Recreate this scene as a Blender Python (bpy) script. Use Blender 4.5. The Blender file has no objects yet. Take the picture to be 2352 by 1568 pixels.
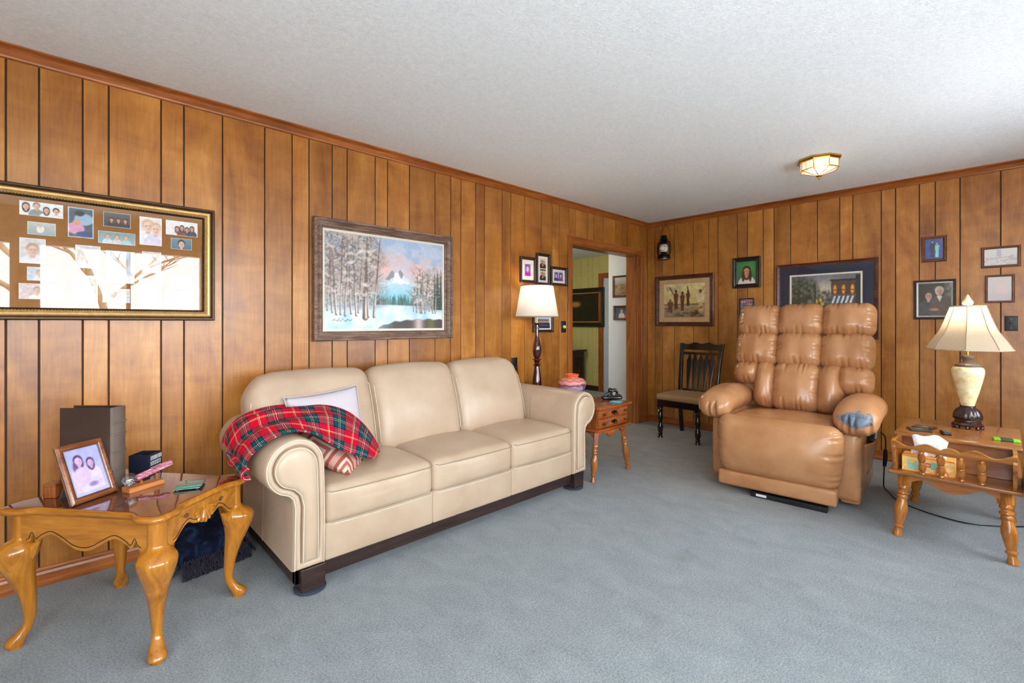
import bpy, bmesh, math, random
import numpy as np
from mathutils import Vector, Matrix
random.seed(7)
scene = bpy.context.scene
COL = scene.collection
R = math.radians

# ------------------------------------------------------------------ camera
cam_d = bpy.data.cameras.new('camera'); cam = bpy.data.objects.new('camera', cam_d); COL.objects.link(cam)
cam.location = (-5.22, -3.057, 1.21)
cam.rotation_euler = (R(90), 0, R(-43.47))
cam_d.sensor_width = 36.0
cam_d.lens = 36.0 * 1072.0 / 2352.0
cam_d.shift_y = -42.0 / 2352.0
cam_d.clip_start = 0.05
scene.camera = cam

# ------------------------------------------------------------------ sky and exposure
world = bpy.data.worlds.new('hazy_sky'); scene.world = world; world.use_nodes = True
bg = world.node_tree.nodes['Background']
bg.inputs[0].default_value = (0.86, 0.93, 1.0, 1)
bg.inputs[1].default_value = 16.0
scene.view_settings.view_transform = 'Standard'
scene.view_settings.look = 'None'
scene.view_settings.gamma = 1.0
scene.view_settings.use_curve_mapping = False
scene.view_settings.exposure = 0.12
scene.cycles.use_denoising = True
scene.cycles.max_bounces = 10
scene.cycles.diffuse_bounces = 6
scene.cycles.caustics_reflective = False
scene.cycles.caustics_refractive = False
scene.cycles.sample_clamp_indirect = 40.0

sun_d = bpy.data.lights.new('sun', 'SUN'); sun_d.energy = 33.0; sun_d.angle = R(.6); sun_d.color = (1, .96, .90)
sun = bpy.data.objects.new('sun', sun_d); COL.objects.link(sun); sun.rotation_euler = (R(-38), R(12), 0)     # high over the roof: lights the ground outside, not the room

ROOM_W, ROOM_S, CEIL = -7.3, -4.05, 2.44          # west wall x, south wall y, ceiling height
WINDOWS = [(-6.95, -5.62, .75, 2.10), (-5.50, -3.20, .75, 2.10), (-2.45, -1.05, .80, 2.00)]   # x0, x1, z0, z1 in the south wall
WINDOWS_W = [(-3.98, -3.22, .25, 2.10)]                                   # y0, y1, z0, z1 in the west wall

def portal(loc, rot, sx, sy):
    d = bpy.data.lights.new('window_portal', 'AREA'); d.shape = 'RECTANGLE'; d.size = sx; d.size_y = sy
    d.cycles.is_portal = True
    o = bpy.data.objects.new('window_portal', d); COL.objects.link(o); o.location = loc; o.rotation_euler = rot
for (x0, x1, z0, z1) in WINDOWS:
    portal(((x0+x1)/2, ROOM_S-.06, (z0+z1)/2), (R(90), 0, 0), x1-x0, z1-z0)
for (y0, y1, z0, z1) in WINDOWS_W:
    portal((ROOM_W-.06, (y0+y1)/2, (z0+z1)/2), (R(90), 0, R(-90)), y1-y0, z1-z0)

# ------------------------------------------------------------------ helpers: objects
def link(o, parent=None):
    COL.objects.link(o)
    if parent is not None: o.parent = parent
    return o
def tag(o, label=None, cat=None, group=None, kind=None):
    if label: o['label'] = label
    if cat: o['category'] = cat
    if group: o['group'] = group
    if kind: o['kind'] = kind
    return o
def thing(name, label, cat, loc=(0,0,0), rotz=0.0, group=None):
    o = bpy.data.objects.new(name, None); o.empty_display_size = .05
    link(o); o.location = loc; o.rotation_euler = (0, 0, rotz)
    return tag(o, label, cat, group)
def copy_tree(o, parent=None):
    c = o.copy(); link(c, parent)
    for ch in list(o.children): copy_tree(ch, c)
    return c

class MB:
    """collects geometry, then links it as one mesh object"""
    def __init__(s): s.v = []; s.f = []
    def add(s, v, f, M=None):
        k = len(s.v)
        if M is not None: v = [tuple(M @ Vector(p)) for p in v]
        s.v += [tuple(p) for p in v]; s.f += [tuple(i+k for i in q) for q in f]; return s
    def box(s, x0, x1, y0, y1, z0, z1, M=None):
        v = [(x0,y0,z0),(x1,y0,z0),(x1,y1,z0),(x0,y1,z0),(x0,y0,z1),(x1,y0,z1),(x1,y1,z1),(x0,y1,z1)]
        return s.add(v, [(0,3,2,1),(4,5,6,7),(0,1,5,4),(1,2,6,5),(2,3,7,6),(3,0,4,7)], M)
    def cbox(s, c, d, M=None):
        return s.box(c[0]-d[0]/2, c[0]+d[0]/2, c[1]-d[1]/2, c[1]+d[1]/2, c[2]-d[2]/2, c[2]+d[2]/2, M)
    def rings(s, rings, closed=True, cap=True, M=None):
        n = len(rings[0]); v = [p for r in rings for p in r]; f = []
        for i in range(len(rings)-1):
            for j in range(n if closed else n-1):
                a = i*n+j; b = i*n+(j+1) % n
                f.append((a, b, b+n, a+n))
        if cap and closed:
            f.append(tuple(reversed(range(n)))); f.append(tuple(range((len(rings)-1)*n, len(rings)*n)))
        return s.add(v, f, M)
    def lathe(s, prof, n=24, M=None, fn=None, cap=True):
        rr = []
        for (r, z) in prof:
            rr.append([((fn(r, z, 2*math.pi*k/n) if fn else r)*math.cos(2*math.pi*k/n), (fn(r, z, 2*math.pi*k/n) if fn else r)*math.sin(2*math.pi*k/n), z) for k in range(n)])
        return s.rings(rr, True, cap, M)
    def tube(s, pts, rad, n=8, cap=True, M=None):
        pts = [Vector(p) for p in pts]; rr = []
        up = Vector((0, 0, 1)); prev = None
        for i, p in enumerate(pts):
            t = (pts[min(i+1, len(pts)-1)] - pts[max(i-1, 0)])
            if t.length < 1e-9: t = Vector((0, 0, 1))
            t.normalize()
            if prev is None:
                a = up if abs(t.z) < .9 else Vector((1, 0, 0))
                a = (a - t*a.dot(t)).normalized()
            else:
                a = (prev - t*prev.dot(t)).normalized()
            prev = a; b = t.cross(a)
            r = rad[i] if hasattr(rad, '__len__') else rad
            rr.append([tuple(p + (a*math.cos(2*math.pi*k/n) + b*math.sin(2*math.pi*k/n))*r) for k in range(n)])
        return s.rings(rr, True, cap, M)
    def prism(s, outline, a0, a1, axis='y', M=None):
        """outline of 2-D points (counter-clockwise) extruded along axis"""
        def P(p, a): return (p[0], a, p[1]) if axis == 'y' else ((a, p[0], p[1]) if axis == 'x' else (p[0], p[1], a))
        n = len(outline)
        v = [P(p, a0) for p in outline] + [P(p, a1) for p in outline]
        f = [tuple(range(n)), tuple(reversed(range(n, 2*n)))] + [(i, i+n, (i+1) % n+n, (i+1) % n) for i in range(n)]
        return s.add(v, f, M)
    def grid(s, nu, nv, fn, M=None, wrap_u=False):
        v = [fn(i/(nu-1), j/(nv-1)) for j in range(nv) for i in range(nu)]
        f = [(j*nu+i, j*nu+i+1, (j+1)*nu+i+1, (j+1)*nu+i) for j in range(nv-1) for i in range(nu-1)]
        return s.add(v, f, M)
    def rbox(s, hx, hy, hz, r, bulge=(0,0,0), seg=4, mid=6, fn=None, M=None, c=(0,0,0)):
        """rounded box of half sizes hx,hy,hz with puffed faces"""
        h = (hx, hy, hz); r = min(r, hx*.98, hy*.98, hz*.98)
        L = []
        for a in range(3):
            i = h[a]-r
            e = [-h[a] + r*k/seg for k in range(seg)]
            m = [-i + 2*i*k/mid for k in range(mid+1)]
            L.append(e + m + [-q for q in reversed(e)])
        idx = {}; vs = []; fs = []
        def vid(p):
            k = (round(p[0], 6), round(p[1], 6), round(p[2], 6))
            if k in idx: return idx[k]
            q = Vector(p); inn = Vector([max(-(h[a]-r), min(h[a]-r, p[a])) for a in range(3)])
            d = q - inn
            if d.length > 1e-9: q = inn + d.normalized()*r
            u = [q[a]/h[a] for a in range(3)]
            w = [max(0, 1-u[a]**2) for a in range(3)]
            q = Vector((q.x + u[0]*bulge[0]*w[1]*w[2], q.y + u[1]*bulge[1]*w[0]*w[2], q.z + u[2]*bulge[2]*w[0]*w[1]))
            if fn: q = Vector(fn(q))
            idx[k] = len(vs); vs.append((q.x+c[0], q.y+c[1], q.z+c[2])); return idx[k]
        for a in range(3):
            b, cc = (a+1) % 3, (a+2) % 3
            for sgn in (-1, 1):
                for i in range(len(L[b])-1):
                    for j in range(len(L[cc])-1):
                        q = []
                        for (di, dj) in ((0,0),(1,0),(1,1),(0,1)):
                            p = [0,0,0]; p[a] = sgn*h[a]; p[b] = L[b][i+di]; p[cc] = L[cc][j+dj]; q.append(vid(p))
                        if len(set(q)) < 3: continue
                        fs.append(tuple(q) if sgn > 0 else tuple(reversed(q)))
        return s.add(vs, fs, M)
    def build(s, name, mat, parent=None, smooth=True, angle=38, bevel=0, bseg=2, subsurf=0, loc=None, rot=None, solid=0):
        me = bpy.data.meshes.new(name); me.from_pydata(s.v, [], s.f); me.update()
        bm = bmesh.new(); bm.from_mesh(me); bmesh.ops.recalc_face_normals(bm, faces=bm.faces); bm.to_mesh(me); bm.free()
        if smooth:
            me.polygons.foreach_set('use_smooth', [True]*len(me.polygons))
            me.set_sharp_from_angle(angle=R(angle))
        me.materials.append(mat)
        o = link(bpy.data.objects.new(name, me), parent)
        if loc is not None: o.location = loc
        if rot is not None: o.rotation_euler = rot
        if solid:
            m = o.modifiers.new('thickness', 'SOLIDIFY'); m.thickness = solid; m.offset = 0
        if bevel:
            m = o.modifiers.new('bevel', 'BEVEL'); m.width = bevel; m.segments = bseg; m.limit_method = 'ANGLE'; m.angle_limit = R(40)
        if subsurf:
            m = o.modifiers.new('subsurf', 'SUBSURF'); m.levels = subsurf; m.render_levels = subsurf
        return o

def T(x=0, y=0, z=0, rx=0, ry=0, rz=0, s=1):
    return Matrix.Translation((x, y, z)) @ Matrix.Rotation(rz, 4, 'Z') @ Matrix.Rotation(ry, 4, 'Y') @ Matrix.Rotation(rx, 4, 'X') @ Matrix.Scale(s, 4)
def spline(P, n):
    """Catmull-Rom through P (tuples of any length), n samples per span"""
    P = [np.array(p, float) for p in P]; out = []
    for i in range(len(P)-1):
        p0 = P[max(i-1, 0)]; p1 = P[i]; p2 = P[i+1]; p3 = P[min(i+2, len(P)-1)]
        for k in range(n):
            t = k/n
            out.append(tuple(.5*((2*p1)+(-p0+p2)*t+(2*p0-5*p1+4*p2-p3)*t*t+(-p0+3*p1-3*p2+p3)*t**3)))
    out.append(tuple(P[-1])); return out
def offset_poly(pts, d):
    """inward offset of a counter-clockwise outline"""
    n = len(pts); out = []
    for i in range(n):
        a = np.array(pts[i-1]); b = np.array(pts[i]); c = np.array(pts[(i+1) % n])
        e1 = (b-a)/max(np.linalg.norm(b-a), 1e-9); e2 = (c-b)/max(np.linalg.norm(c-b), 1e-9)
        n1 = np.array((-e1[1], e1[0])); n2 = np.array((-e2[1], e2[0])); m = n1+n2; L = np.linalg.norm(m)
        m = m/L if L > 1e-6 else n1
        k = d/max(.5, float(np.dot(m, n1)))
        out.append(tuple(b + m*k))
    return out

# ------------------------------------------------------------------ helpers: materials
def srgb(r, g, b):
    def f(c):
        c /= 255.0
        return c/12.92 if c <= .04045 else ((c+.055)/1.055)**2.4
    return (f(r), f(g), f(b), 1.0)
class NT:
    def __init__(s, name):
        s.m = bpy.data.materials.new(name); s.m.use_nodes = True; s.t = s.m.node_tree; s.n = s.t.nodes
        s.bsdf = s.n['Principled BSDF']; s.out = s.n['Material Output']
    def node(s, typ, **kw):
        n = s.n.new(typ)
        for k, v in kw.items():
            if k.startswith('i_'):
                n.inputs[k[2:].replace('_', ' ')].default_value = v
            else: setattr(n, k, v)
        return n
    def link(s, a, b): s.t.links.new(a, b)
    def coord(s, kind='Object', scale=(1,1,1), rot=(0,0,0), loc=(0,0,0), rnd=False):
        tc = s.node('ShaderNodeTexCoord'); mp = s.node('ShaderNodeMapping')
        mp.inputs['Scale'].default_value = scale; mp.inputs['Rotation'].default_value = rot; mp.inputs['Location'].default_value = loc
        src = tc.outputs[kind]
        if rnd:
            oi = s.node('ShaderNodeObjectInfo'); mu = s.node('ShaderNodeVectorMath', operation='MULTIPLY')
            cm = s.node('ShaderNodeCombineXYZ')
            for k in range(3): s.link(oi.outputs['Random'], cm.inputs[k])
            s.link(cm.outputs[0], mu.inputs[0]); mu.inputs[1].default_value = (37.0, 21.0, 53.0)
            ad = s.node('ShaderNodeVectorMath', operation='ADD'); s.link(src, ad.inputs[0]); s.link(mu.outputs[0], ad.inputs[1]); src = ad.outputs[0]
        s.link(src, mp.inputs['Vector']); return mp.outputs[0]
    def noise(s, vec, scale=5, detail=4, rough=.55, dist=0):
        n = s.node('ShaderNodeTexNoise'); n.inputs['Scale'].default_value = scale; n.inputs['Detail'].default_value = detail
        n.inputs['Roughness'].default_value = rough; n.inputs['Distortion'].default_value = dist
        if vec is not None: s.link(vec, n.inputs['Vector'])
        return n.outputs['Fac']
    def ramp(s, fac, stops, interp='LINEAR'):
        r = s.node('ShaderNodeValToRGB'); r.color_ramp.interpolation = interp
        e = r.color_ramp.elements
        while len(e) < len(stops): e.new(.5)
        for k, (p, c) in enumerate(stops):
            e[k].position = p; e[k].color = c if len(c) == 4 else (*c, 1)
        if fac is not None: s.link(fac, r.inputs['Fac'])
        return r.outputs['Color']
    def mix(s, fac, a, b, mode='MIX'):
        m = s.node('ShaderNodeMix', data_type='RGBA', blend_type=mode)
        for sock, v in ((m.inputs[0], fac), (m.inputs[6], a), (m.inputs[7], b)):
            if isinstance(v, bpy.types.NodeSocket): s.link(v, sock)
            else: sock.default_value = v
        return m.outputs[2]
    def math(s, op, a, b=0.0, clamp=False):
        m = s.node('ShaderNodeMath', operation=op); m.use_clamp = clamp
        for sock, v in ((m.inputs[0], a), (m.inputs[1], b)):
            if isinstance(v, bpy.types.NodeSocket): s.link(v, sock)
            else: sock.default_value = v
        return m.outputs[0]
    def bump(s, h, strength=.2, dist=.002, normal=None):
        b = s.node('ShaderNodeBump'); b.inputs['Strength'].default_value = strength; b.inputs['Distance'].default_value = dist
        s.link(h, b.inputs['Height'])
        if normal is not None: s.link(normal, b.inputs['Normal'])
        return b.outputs['Normal']
    def set(s, color=None, rough=None, metal=None, normal=None, spec=None, coat=None, coat_rough=None, sheen=None):
        for key, v in (('Base Color', color), ('Roughness', rough), ('Metallic', metal), ('Normal', normal), ('Specular IOR Level', spec), ('Coat Weight', coat), ('Coat Roughness', coat_rough), ('Sheen Weight', sheen)):
            if v is None: continue
            i = s.bsdf.inputs[key]
            if isinstance(v, bpy.types.NodeSocket): s.link(v, i)
            else: i.default_value = v
        return s.m

def plain(name, c, rough=.5, metal=0.0, var=.06, nscale=30, bump=0.0, spec=.5, coat=0.0):
    """single-colour procedural material with a faint mottling"""
    n = NT(name); v = n.coord('Object'); f = n.noise(v, nscale, 3)
    a = tuple(min(1, x*(1+var)) for x in c[:3])+(1,); b = tuple(x*(1-var) for x in c[:3])+(1,)
    col = n.ramp(f, [(.35, b), (.65, a)])
    nm = n.bump(f, bump, .001) if bump else None
    return n.set(col, rough, metal, nm, spec, coat, .08 if coat else None)
def wood(name, dark, mid, light, grain='z', scale=1.0, rough=.32, coat=0.0, rnd=True, contrast=1.0, bump=.05):
    n = NT(name)
    st = {'x': (.12, 1, 1), 'y': (1, .12, 1), 'z': (1, 1, .12)}[grain]
    v = n.coord('Object', tuple(q*scale for q in st), rnd=rnd)
    f1 = n.noise(v, 14, 6, .6, 1.2); f2 = n.noise(v, 90, 3, .6, .3)
    f = n.math('ADD', n.math('MULTIPLY', f1, .75), n.math('MULTIPLY', f2, .25))
    h = .17/contrast
    col = n.ramp(f, [(.5-h, dark), (.5, mid), (.5+h, light)])
    return n.set(col, rough, 0, n.bump(f2, bump, .001), .5, coat, .06 if coat else None)
# ------------------------------------------------------------------ materials
def panel_material():
    n = NT('panelling_birch')
    v = n.coord('Object', (1, 1, .32), rnd=True)
    vf = n.coord('Object', (1, 1, .05), rnd=True)
    vk = n.coord('Object', (1, 1, .6), rnd=True)
    vh = n.coord('Object', (.5, 1, 1.6), rnd=True)
    big = n.noise(v, 3.2, 5, .6, 1.4); fine = n.noise(vf, 120, 4, .6, .2); flame = n.noise(vh, 5, 4, .6, 1.0)
    f = n.math('ADD', n.math('ADD', n.math('MULTIPLY', big, .55), n.math('MULTIPLY', fine, .2)), n.math('MULTIPLY', flame, .25))
    col = n.ramp(f, [(.32, srgb(112, 62, 20)), (.44, srgb(152, 93, 32)), (.54, srgb(174, 113, 44)), (.68, srgb(200, 143, 72))])
    oi = n.node('ShaderNodeObjectInfo')
    tone = n.ramp(oi.outputs['Random'], [(0, (.80, .77, .73, 1)), (.5, (1, .99, .97, 1)), (1, (1.14, 1.14, 1.10, 1))])
    col = n.mix(1.0, col, tone, 'MULTIPLY')
    vo = n.node('ShaderNodeTexVoronoi'); vo.inputs['Scale'].default_value = 1.25; n.link(vk, vo.inputs['Vector'])
    nz = n.noise(v, 30, 3)
    d = n.math('ADD', vo.outputs['Distance'], n.math('MULTIPLY', n.math('SUBTRACT', nz, .5), .05))
    knot = n.ramp(d, [(.012, (1, 1, 1, 1)), (.028, (.55, .55, .55, 1)), (.115, (0, 0, 0, 1))])
    col = n.mix(n.math('MULTIPLY', knot, .8), col, srgb(84, 42, 18))
    rough = n.math('ADD', n.math('MULTIPLY', big, .10), .27)
    return n.set(col, rough, 0, n.bump(fine, .04, .0006), .5, .30, .30)
def carpet_material():
    n = NT('carpet_blue_grey')
    v = n.coord('Object'); 
    pile = n.noise(v, 420, 3, .7); tuft = n.noise(v, 130, 3, .7); mid = n.noise(n.coord('Object', (1, .6, 1), (0, 0, .6)), 9, 4, .6, .6); big = n.noise(v, 1.1, 3, .5, .4)
    f = n.math('ADD', n.math('ADD', n.math('MULTIPLY', pile, .45), n.math('MULTIPLY', tuft, .35)), n.math('MULTIPLY', mid, .10))
    col = n.ramp(f, [(.32, srgb(76, 86, 93)), (.455, srgb(152, 161, 164)), (.59, srgb(203, 211, 213))])
    beige = n.ramp(f, [(.32, srgb(82, 80, 76)), (.455, srgb(148, 145, 139)), (.59, srgb(200, 198, 192))])
    sx = n.node('ShaderNodeSeparateXYZ'); n.link(v, sx.inputs[0])
    # the walked path from the doorway is greyer than the rest of the carpet
    dx = n.math('MULTIPLY', n.math('ADD', sx.outputs['X'], 1.0), 1.0); dy = n.math('ADD', sx.outputs['Y'], 0.9)
    r = n.math('SQRT', n.math('ADD', n.math('MULTIPLY', dx, dx), n.math('MULTIPLY', n.math('MULTIPLY', dy, dy), .8)))
    r = n.math('MULTIPLY', n.math('ADD', r, n.math('MULTIPLY', big, 1.2)), .4)
    worn = n.ramp(r, [(.50, (.85, .85, .85, 1)), (.95, (.0, .0, .0, 1))])
    col = n.mix(worn, col, beige)
    stain = n.ramp(n.noise(v, 3.0, 4, .6), [(.60, (0, 0, 0, 1)), (.74, (.45, .45, .45, 1))])
    col = n.mix(stain, col, srgb(120, 124, 122))
    h = n.math('ADD', pile, n.math('MULTIPLY', tuft, .8))
    nm = n.bump(h, .9, .006)
    return n.set(col, .95, 0, nm, .1, sheen=.25)
def ceiling_material():
    n = NT('popcorn_ceiling'); v = n.coord('Object')
    a = n.noise(v, 95, 4, .65); b = n.noise(v, 38, 3, .6)
    h = n.math('ADD', a, n.math('MULTIPLY', b, .6))
    col = n.ramp(h, [(.6, srgb(221, 226, 231)), (1.0, srgb(235, 240, 245))])
    return n.set(col, .9, 0, n.bump(h, .55, .007), .2)
def glass_pane(name, tint=(1, 1, 1, 1), f0=.042, rough=0.0):
    """thin glass: clear, with a reflection that grows towards grazing angles"""
    n = NT(name); n.n.remove(n.bsdf)
    tr = n.node('ShaderNodeBsdfTransparent'); tr.inputs[0].default_value = tint
    gl = n.node('ShaderNodeBsdfGlossy'); gl.inputs['Roughness'].default_value = rough
    lw = n.node('ShaderNodeLayerWeight'); lw.inputs['Blend'].default_value = .5
    fac = n.math('ADD', n.math('MULTIPLY', n.math('POWER', lw.outputs['Facing'], 5.0), 1-f0), f0, True)
    mx = n.node('ShaderNodeMixShader')
    n.link(fac, mx.inputs[0]); n.link(tr.outputs[0], mx.inputs[1]); n.link(gl.outputs[0], mx.inputs[2]); n.link(mx.outputs[0], n.out.inputs[0])
    return n.m
def leather(name, c, c2, rough=.38, bump=.12, scale=260):
    n = NT(name); v = n.coord('Object')
    vo = n.node('ShaderNodeTexVoronoi'); vo.inputs['Scale'].default_value = scale; n.link(v, vo.inputs['Vector'])
    m = n.noise(v, 4.5, 4, .55); cre = n.noise(v, 34, 4, .6, .8)
    col = n.ramp(m, [(.35, c2), (.62, c)])
    h = n.math('ADD', vo.outputs['Distance'], n.math('MULTIPLY', cre, .7))
    return n.set(col, n.math('ADD', n.math('MULTIPLY', cre, .12), rough-.06), 0, n.bump(h, bump, .0012), .5)
def translucent_shade(name, c, trans=.55):
    n = NT(name); n.n.remove(n.bsdf)
    v = n.coord('Object'); w = n.noise(n.coord('Object', (1, 1, .15)), 160, 2)
    col = n.ramp(w, [(.3, tuple(x*.93 for x in c[:3])+(1,)), (.7, c)])
    d = n.node('ShaderNodeBsdfDiffuse'); t = n.node('ShaderNodeBsdfTranslucent'); mx = n.node('ShaderNodeMixShader'); mx.inputs[0].default_value = trans
    n.link(col, d.inputs[0]); n.link(col, t.inputs[0]); n.link(d.outputs[0], mx.inputs[1]); n.link(t.outputs[0], mx.inputs[2]); n.link(mx.outputs[0], n.out.inputs[0])
    return n.m
def emissive(name, c, strength):
    n = NT(name); n.bsdf.inputs['Emission Color'].default_value = c; n.bsdf.inputs['Emission Strength'].default_value = strength
    return n.set(c, .4)
def vcol_material(name, rough=.45, spec=.4, bump=0):
    n = NT(name); a = n.node('ShaderNodeAttribute'); a.attribute_name = 'Col'
    nm = None
    if bump: nm = n.bump(n.noise(n.coord('Object'), 240, 3), bump, .001)
    return n.set(a.outputs['Color'], rough, 0, nm, spec)

M = {}
M['panel'] = panel_material()
M['groove'] = plain('groove_stain', srgb(46, 24, 10), .7)
M['trim'] = wood('trim_oak', srgb(112, 56, 20), srgb(150, 84, 34), srgb(176, 106, 48), 'z', 1.0, .3)
M['trim_x'] = wood('trim_oak_x', srgb(118, 60, 24), srgb(156, 88, 40), srgb(182, 112, 56), 'x', 1.0, .3)
M['trim_y'] = wood('trim_oak_y', srgb(112, 56, 20), srgb(146, 80, 34), srgb(170, 100, 46), 'y', 1.0, .3)
M['carpet'] = carpet_material()
M['ceiling'] = ceiling_material()
M['white_wall'] = plain('white_paint', srgb(226, 226, 228), .8, bump=.1, nscale=90)
M['plaster'] = plain('cream_paint', srgb(205, 196, 180), .8)
M['yellow_wall'] = plain('yellow_green_panelling', srgb(200, 190, 122), .5)
M['glass'] = glass_pane('picture_glass', f0=.07)
M['window_glass'] = glass_pane('window_glass')
M['white_frame'] = plain('window_white_paint', srgb(225, 225, 225), .4)
M['honey'] = wood('honey_oak', srgb(128, 74, 14), srgb(172, 108, 28), srgb(196, 134, 44), 'z', 1.3, .16, .6, contrast=.8)
M['honey_x'] = wood('honey_oak_x', srgb(128, 74, 14), srgb(172, 108, 28), srgb(196, 134, 44), 'x', 1.3, .16, .6, contrast=.8)
M['veneer'] = wood('red_brown_veneer', srgb(66, 28, 14), srgb(98, 46, 26), srgb(120, 60, 34), 'x', 1.4, .07, 1.0, contrast=.9)
M['maple'] = wood('maple_stain', srgb(106, 58, 22), srgb(148, 90, 40), srgb(178, 116, 58), 'z', 1.3, .25, .3)
M['maple_x'] = wood('maple_stain_x', srgb(112, 64, 28), srgb(144, 90, 42), srgb(168, 110, 56), 'x', 1.6, .25, .3, contrast=.7)
M['maple_b'] = wood('maple_bright', srgb(122, 66, 20), srgb(170, 104, 40), srgb(198, 132, 60), 'z', 1.3, .22, .3)
M['maple_bx'] = wood('maple_bright_x', srgb(122, 66, 20), srgb(170, 104, 40), srgb(198, 132, 60), 'x', 1.5, .22, .3, contrast=.8)
M['maple_red'] = wood('maple_red_stain', srgb(100, 46, 18), srgb(140, 72, 32), srgb(166, 96, 48), 'z', 1.3, .25, .3)
M['maple_red_x'] = wood('maple_red_stain_x', srgb(104, 48, 18), srgb(146, 76, 34), srgb(172, 100, 50), 'x', 1.3, .25, .3)
M['walnut'] = wood('walnut_dark', srgb(34, 18, 14), srgb(54, 30, 24), srgb(74, 44, 34), 'x', 1.2, .3)
M['espresso'] = wood('espresso_wood', srgb(34, 22, 20), srgb(50, 34, 30), srgb(64, 46, 40), 'x', 1.2, .4)
M['mahogany'] = wood('mahogany_gloss', srgb(40, 12, 10), srgb(64, 22, 18), srgb(88, 34, 26), 'z', 1.2, .12, .7)
M['sofa'] = leather('cream_leather', srgb(191, 168, 144), srgb(181, 157, 132), .33)
M['stitch'] = plain('cream_stitching', srgb(208, 196, 176), .6)
M['seam'] = plain('seam_tan_thread', srgb(150, 132, 108), .6)  # seam thread, a darker tan than the leather
M['recl'] = leather('tan_leather', srgb(184, 134, 92), srgb(168, 116, 74), .25, .16, 200)
M['black_gloss'] = plain('black_gloss_paint', srgb(14, 13, 13), .18, coat=.5)
M['black'] = plain('black_plastic', srgb(22, 22, 23), .4)
M['black_metal'] = plain('black_metal', srgb(20, 20, 20), .35, .6)
M['brass'] = plain('polished_brass', srgb(212, 160, 66), .2, 1.0)
M['antique_brass'] = plain('antique_brass', srgb(92, 84, 60), .3, 1.0)
M['grey_metal'] = plain('grey_metal', srgb(150, 150, 150), .3, 1.0)
M['taupe'] = plain('taupe_seat_fabric', srgb(150, 118, 82), .85, nscale=300, var=.12, bump=.3)

# ------------------------------------------------------------------ room shell
def struct(o): o['kind'] = 'structure'; return o
struct(MB().box(ROOM_W-.2, 2.2, ROOM_S-.2, 4.2, -.12, 0).build('floor', M['carpet'], smooth=False))
struct(MB().box(ROOM_W-.2, .12, ROOM_S-.2, .12, CEIL, CEIL+.1).build('ceiling', M['ceiling'], smooth=False))
struct(MB().box(-2.6, 2.2, .12, 4.2, 2.40, CEIL+.1).build('ceiling_hall', M['ceiling'], smooth=False))

GAP = .0034
OPEN_L, OPEN_R, OPEN_T = -1.485, -.249, 2.035
wl = struct(MB().box(ROOM_W, OPEN_L, .006, .12, 0, CEIL).box(OPEN_R, .12, .006, .12, 0, CEIL).box(OPEN_L, OPEN_R, .006, .12, OPEN_T, CEIL).build('wall_left', M['groove'], smooth=False))
def plank(x0, x1, z0, z1, parent, axis):
    """one bevelled board; front face on the wall plane"""
    a, b, c = x0+GAP, x1-GAP, .0014
    if axis == 'y':
        o = [(a, .006), (a, c*.8), (a+c, 0), (b-c, 0), (b, c*.8), (b, .006)]
        MB().prism([(p[0], p[1]) for p in o], z0, z1, 'z').build('panel', M['panel'], parent, smooth=False)
    else:
        o = [(.006, a), (c*.8, a), (0, a+c), (0, b-c), (c*.8, b), (.006, b)]
        MB().prism([(p[0], p[1]) for p in o], z0, z1, 'z').build('panel', M['panel'], parent, smooth=False)
gx = [-5.426, -5.322, -5.174, -5.079, -4.87, -4.77, -4.589, -4.369, -4.212, -4.109, -3.96, -3.857, -3.653, -3.556, -3.377, -3.149, -2.999, -2.896, -2.743, -2.645, -2.442, -2.336, -2.158, -1.93, -1.777, -1.669, -1.516, -1.414, -1.205, -1.105, -.926, -.699, -.544, -.439, -.283, -.181, .006]
step = [.104, .150, .180, .227, .153, .103, .206, .100]
x = gx[0]; k = 0; pre = []
rep = [.227, .18, .1, .206, .1, .153, .104, .15]
while x > ROOM_W+.1:
    x -= rep[k % 8]; k += 1; pre.insert(0, x)
pre[0] = ROOM_W
gx = pre + gx
for a, b in zip(gx, gx[1:]):
    over = (a < OPEN_R and b > OPEN_L)
    plank(a, b, OPEN_T+.03 if over else 0, CEIL, wl, 'y')
gy = [.0, -.099, -.203, -.355, -.59, -.769, -.869, -1.078, -1.18, -1.335, -1.438, -1.589, -1.82, -1.999, -2.099, -2.306, -2.405, -2.562, -2.662, -2.811, -3.038, -3.217, -3.317, -3.523, -3.623, -3.776, -3.88, ROOM_S]
wf = struct(MB().box(.006, .1, ROOM_S-.2, .12, 0, CEIL).build('wall_far', M['groove'], smooth=False))
for a, b in zip(gy, gy[1:]): plank(b, a, 0, CEIL, wf, 'x')

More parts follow.
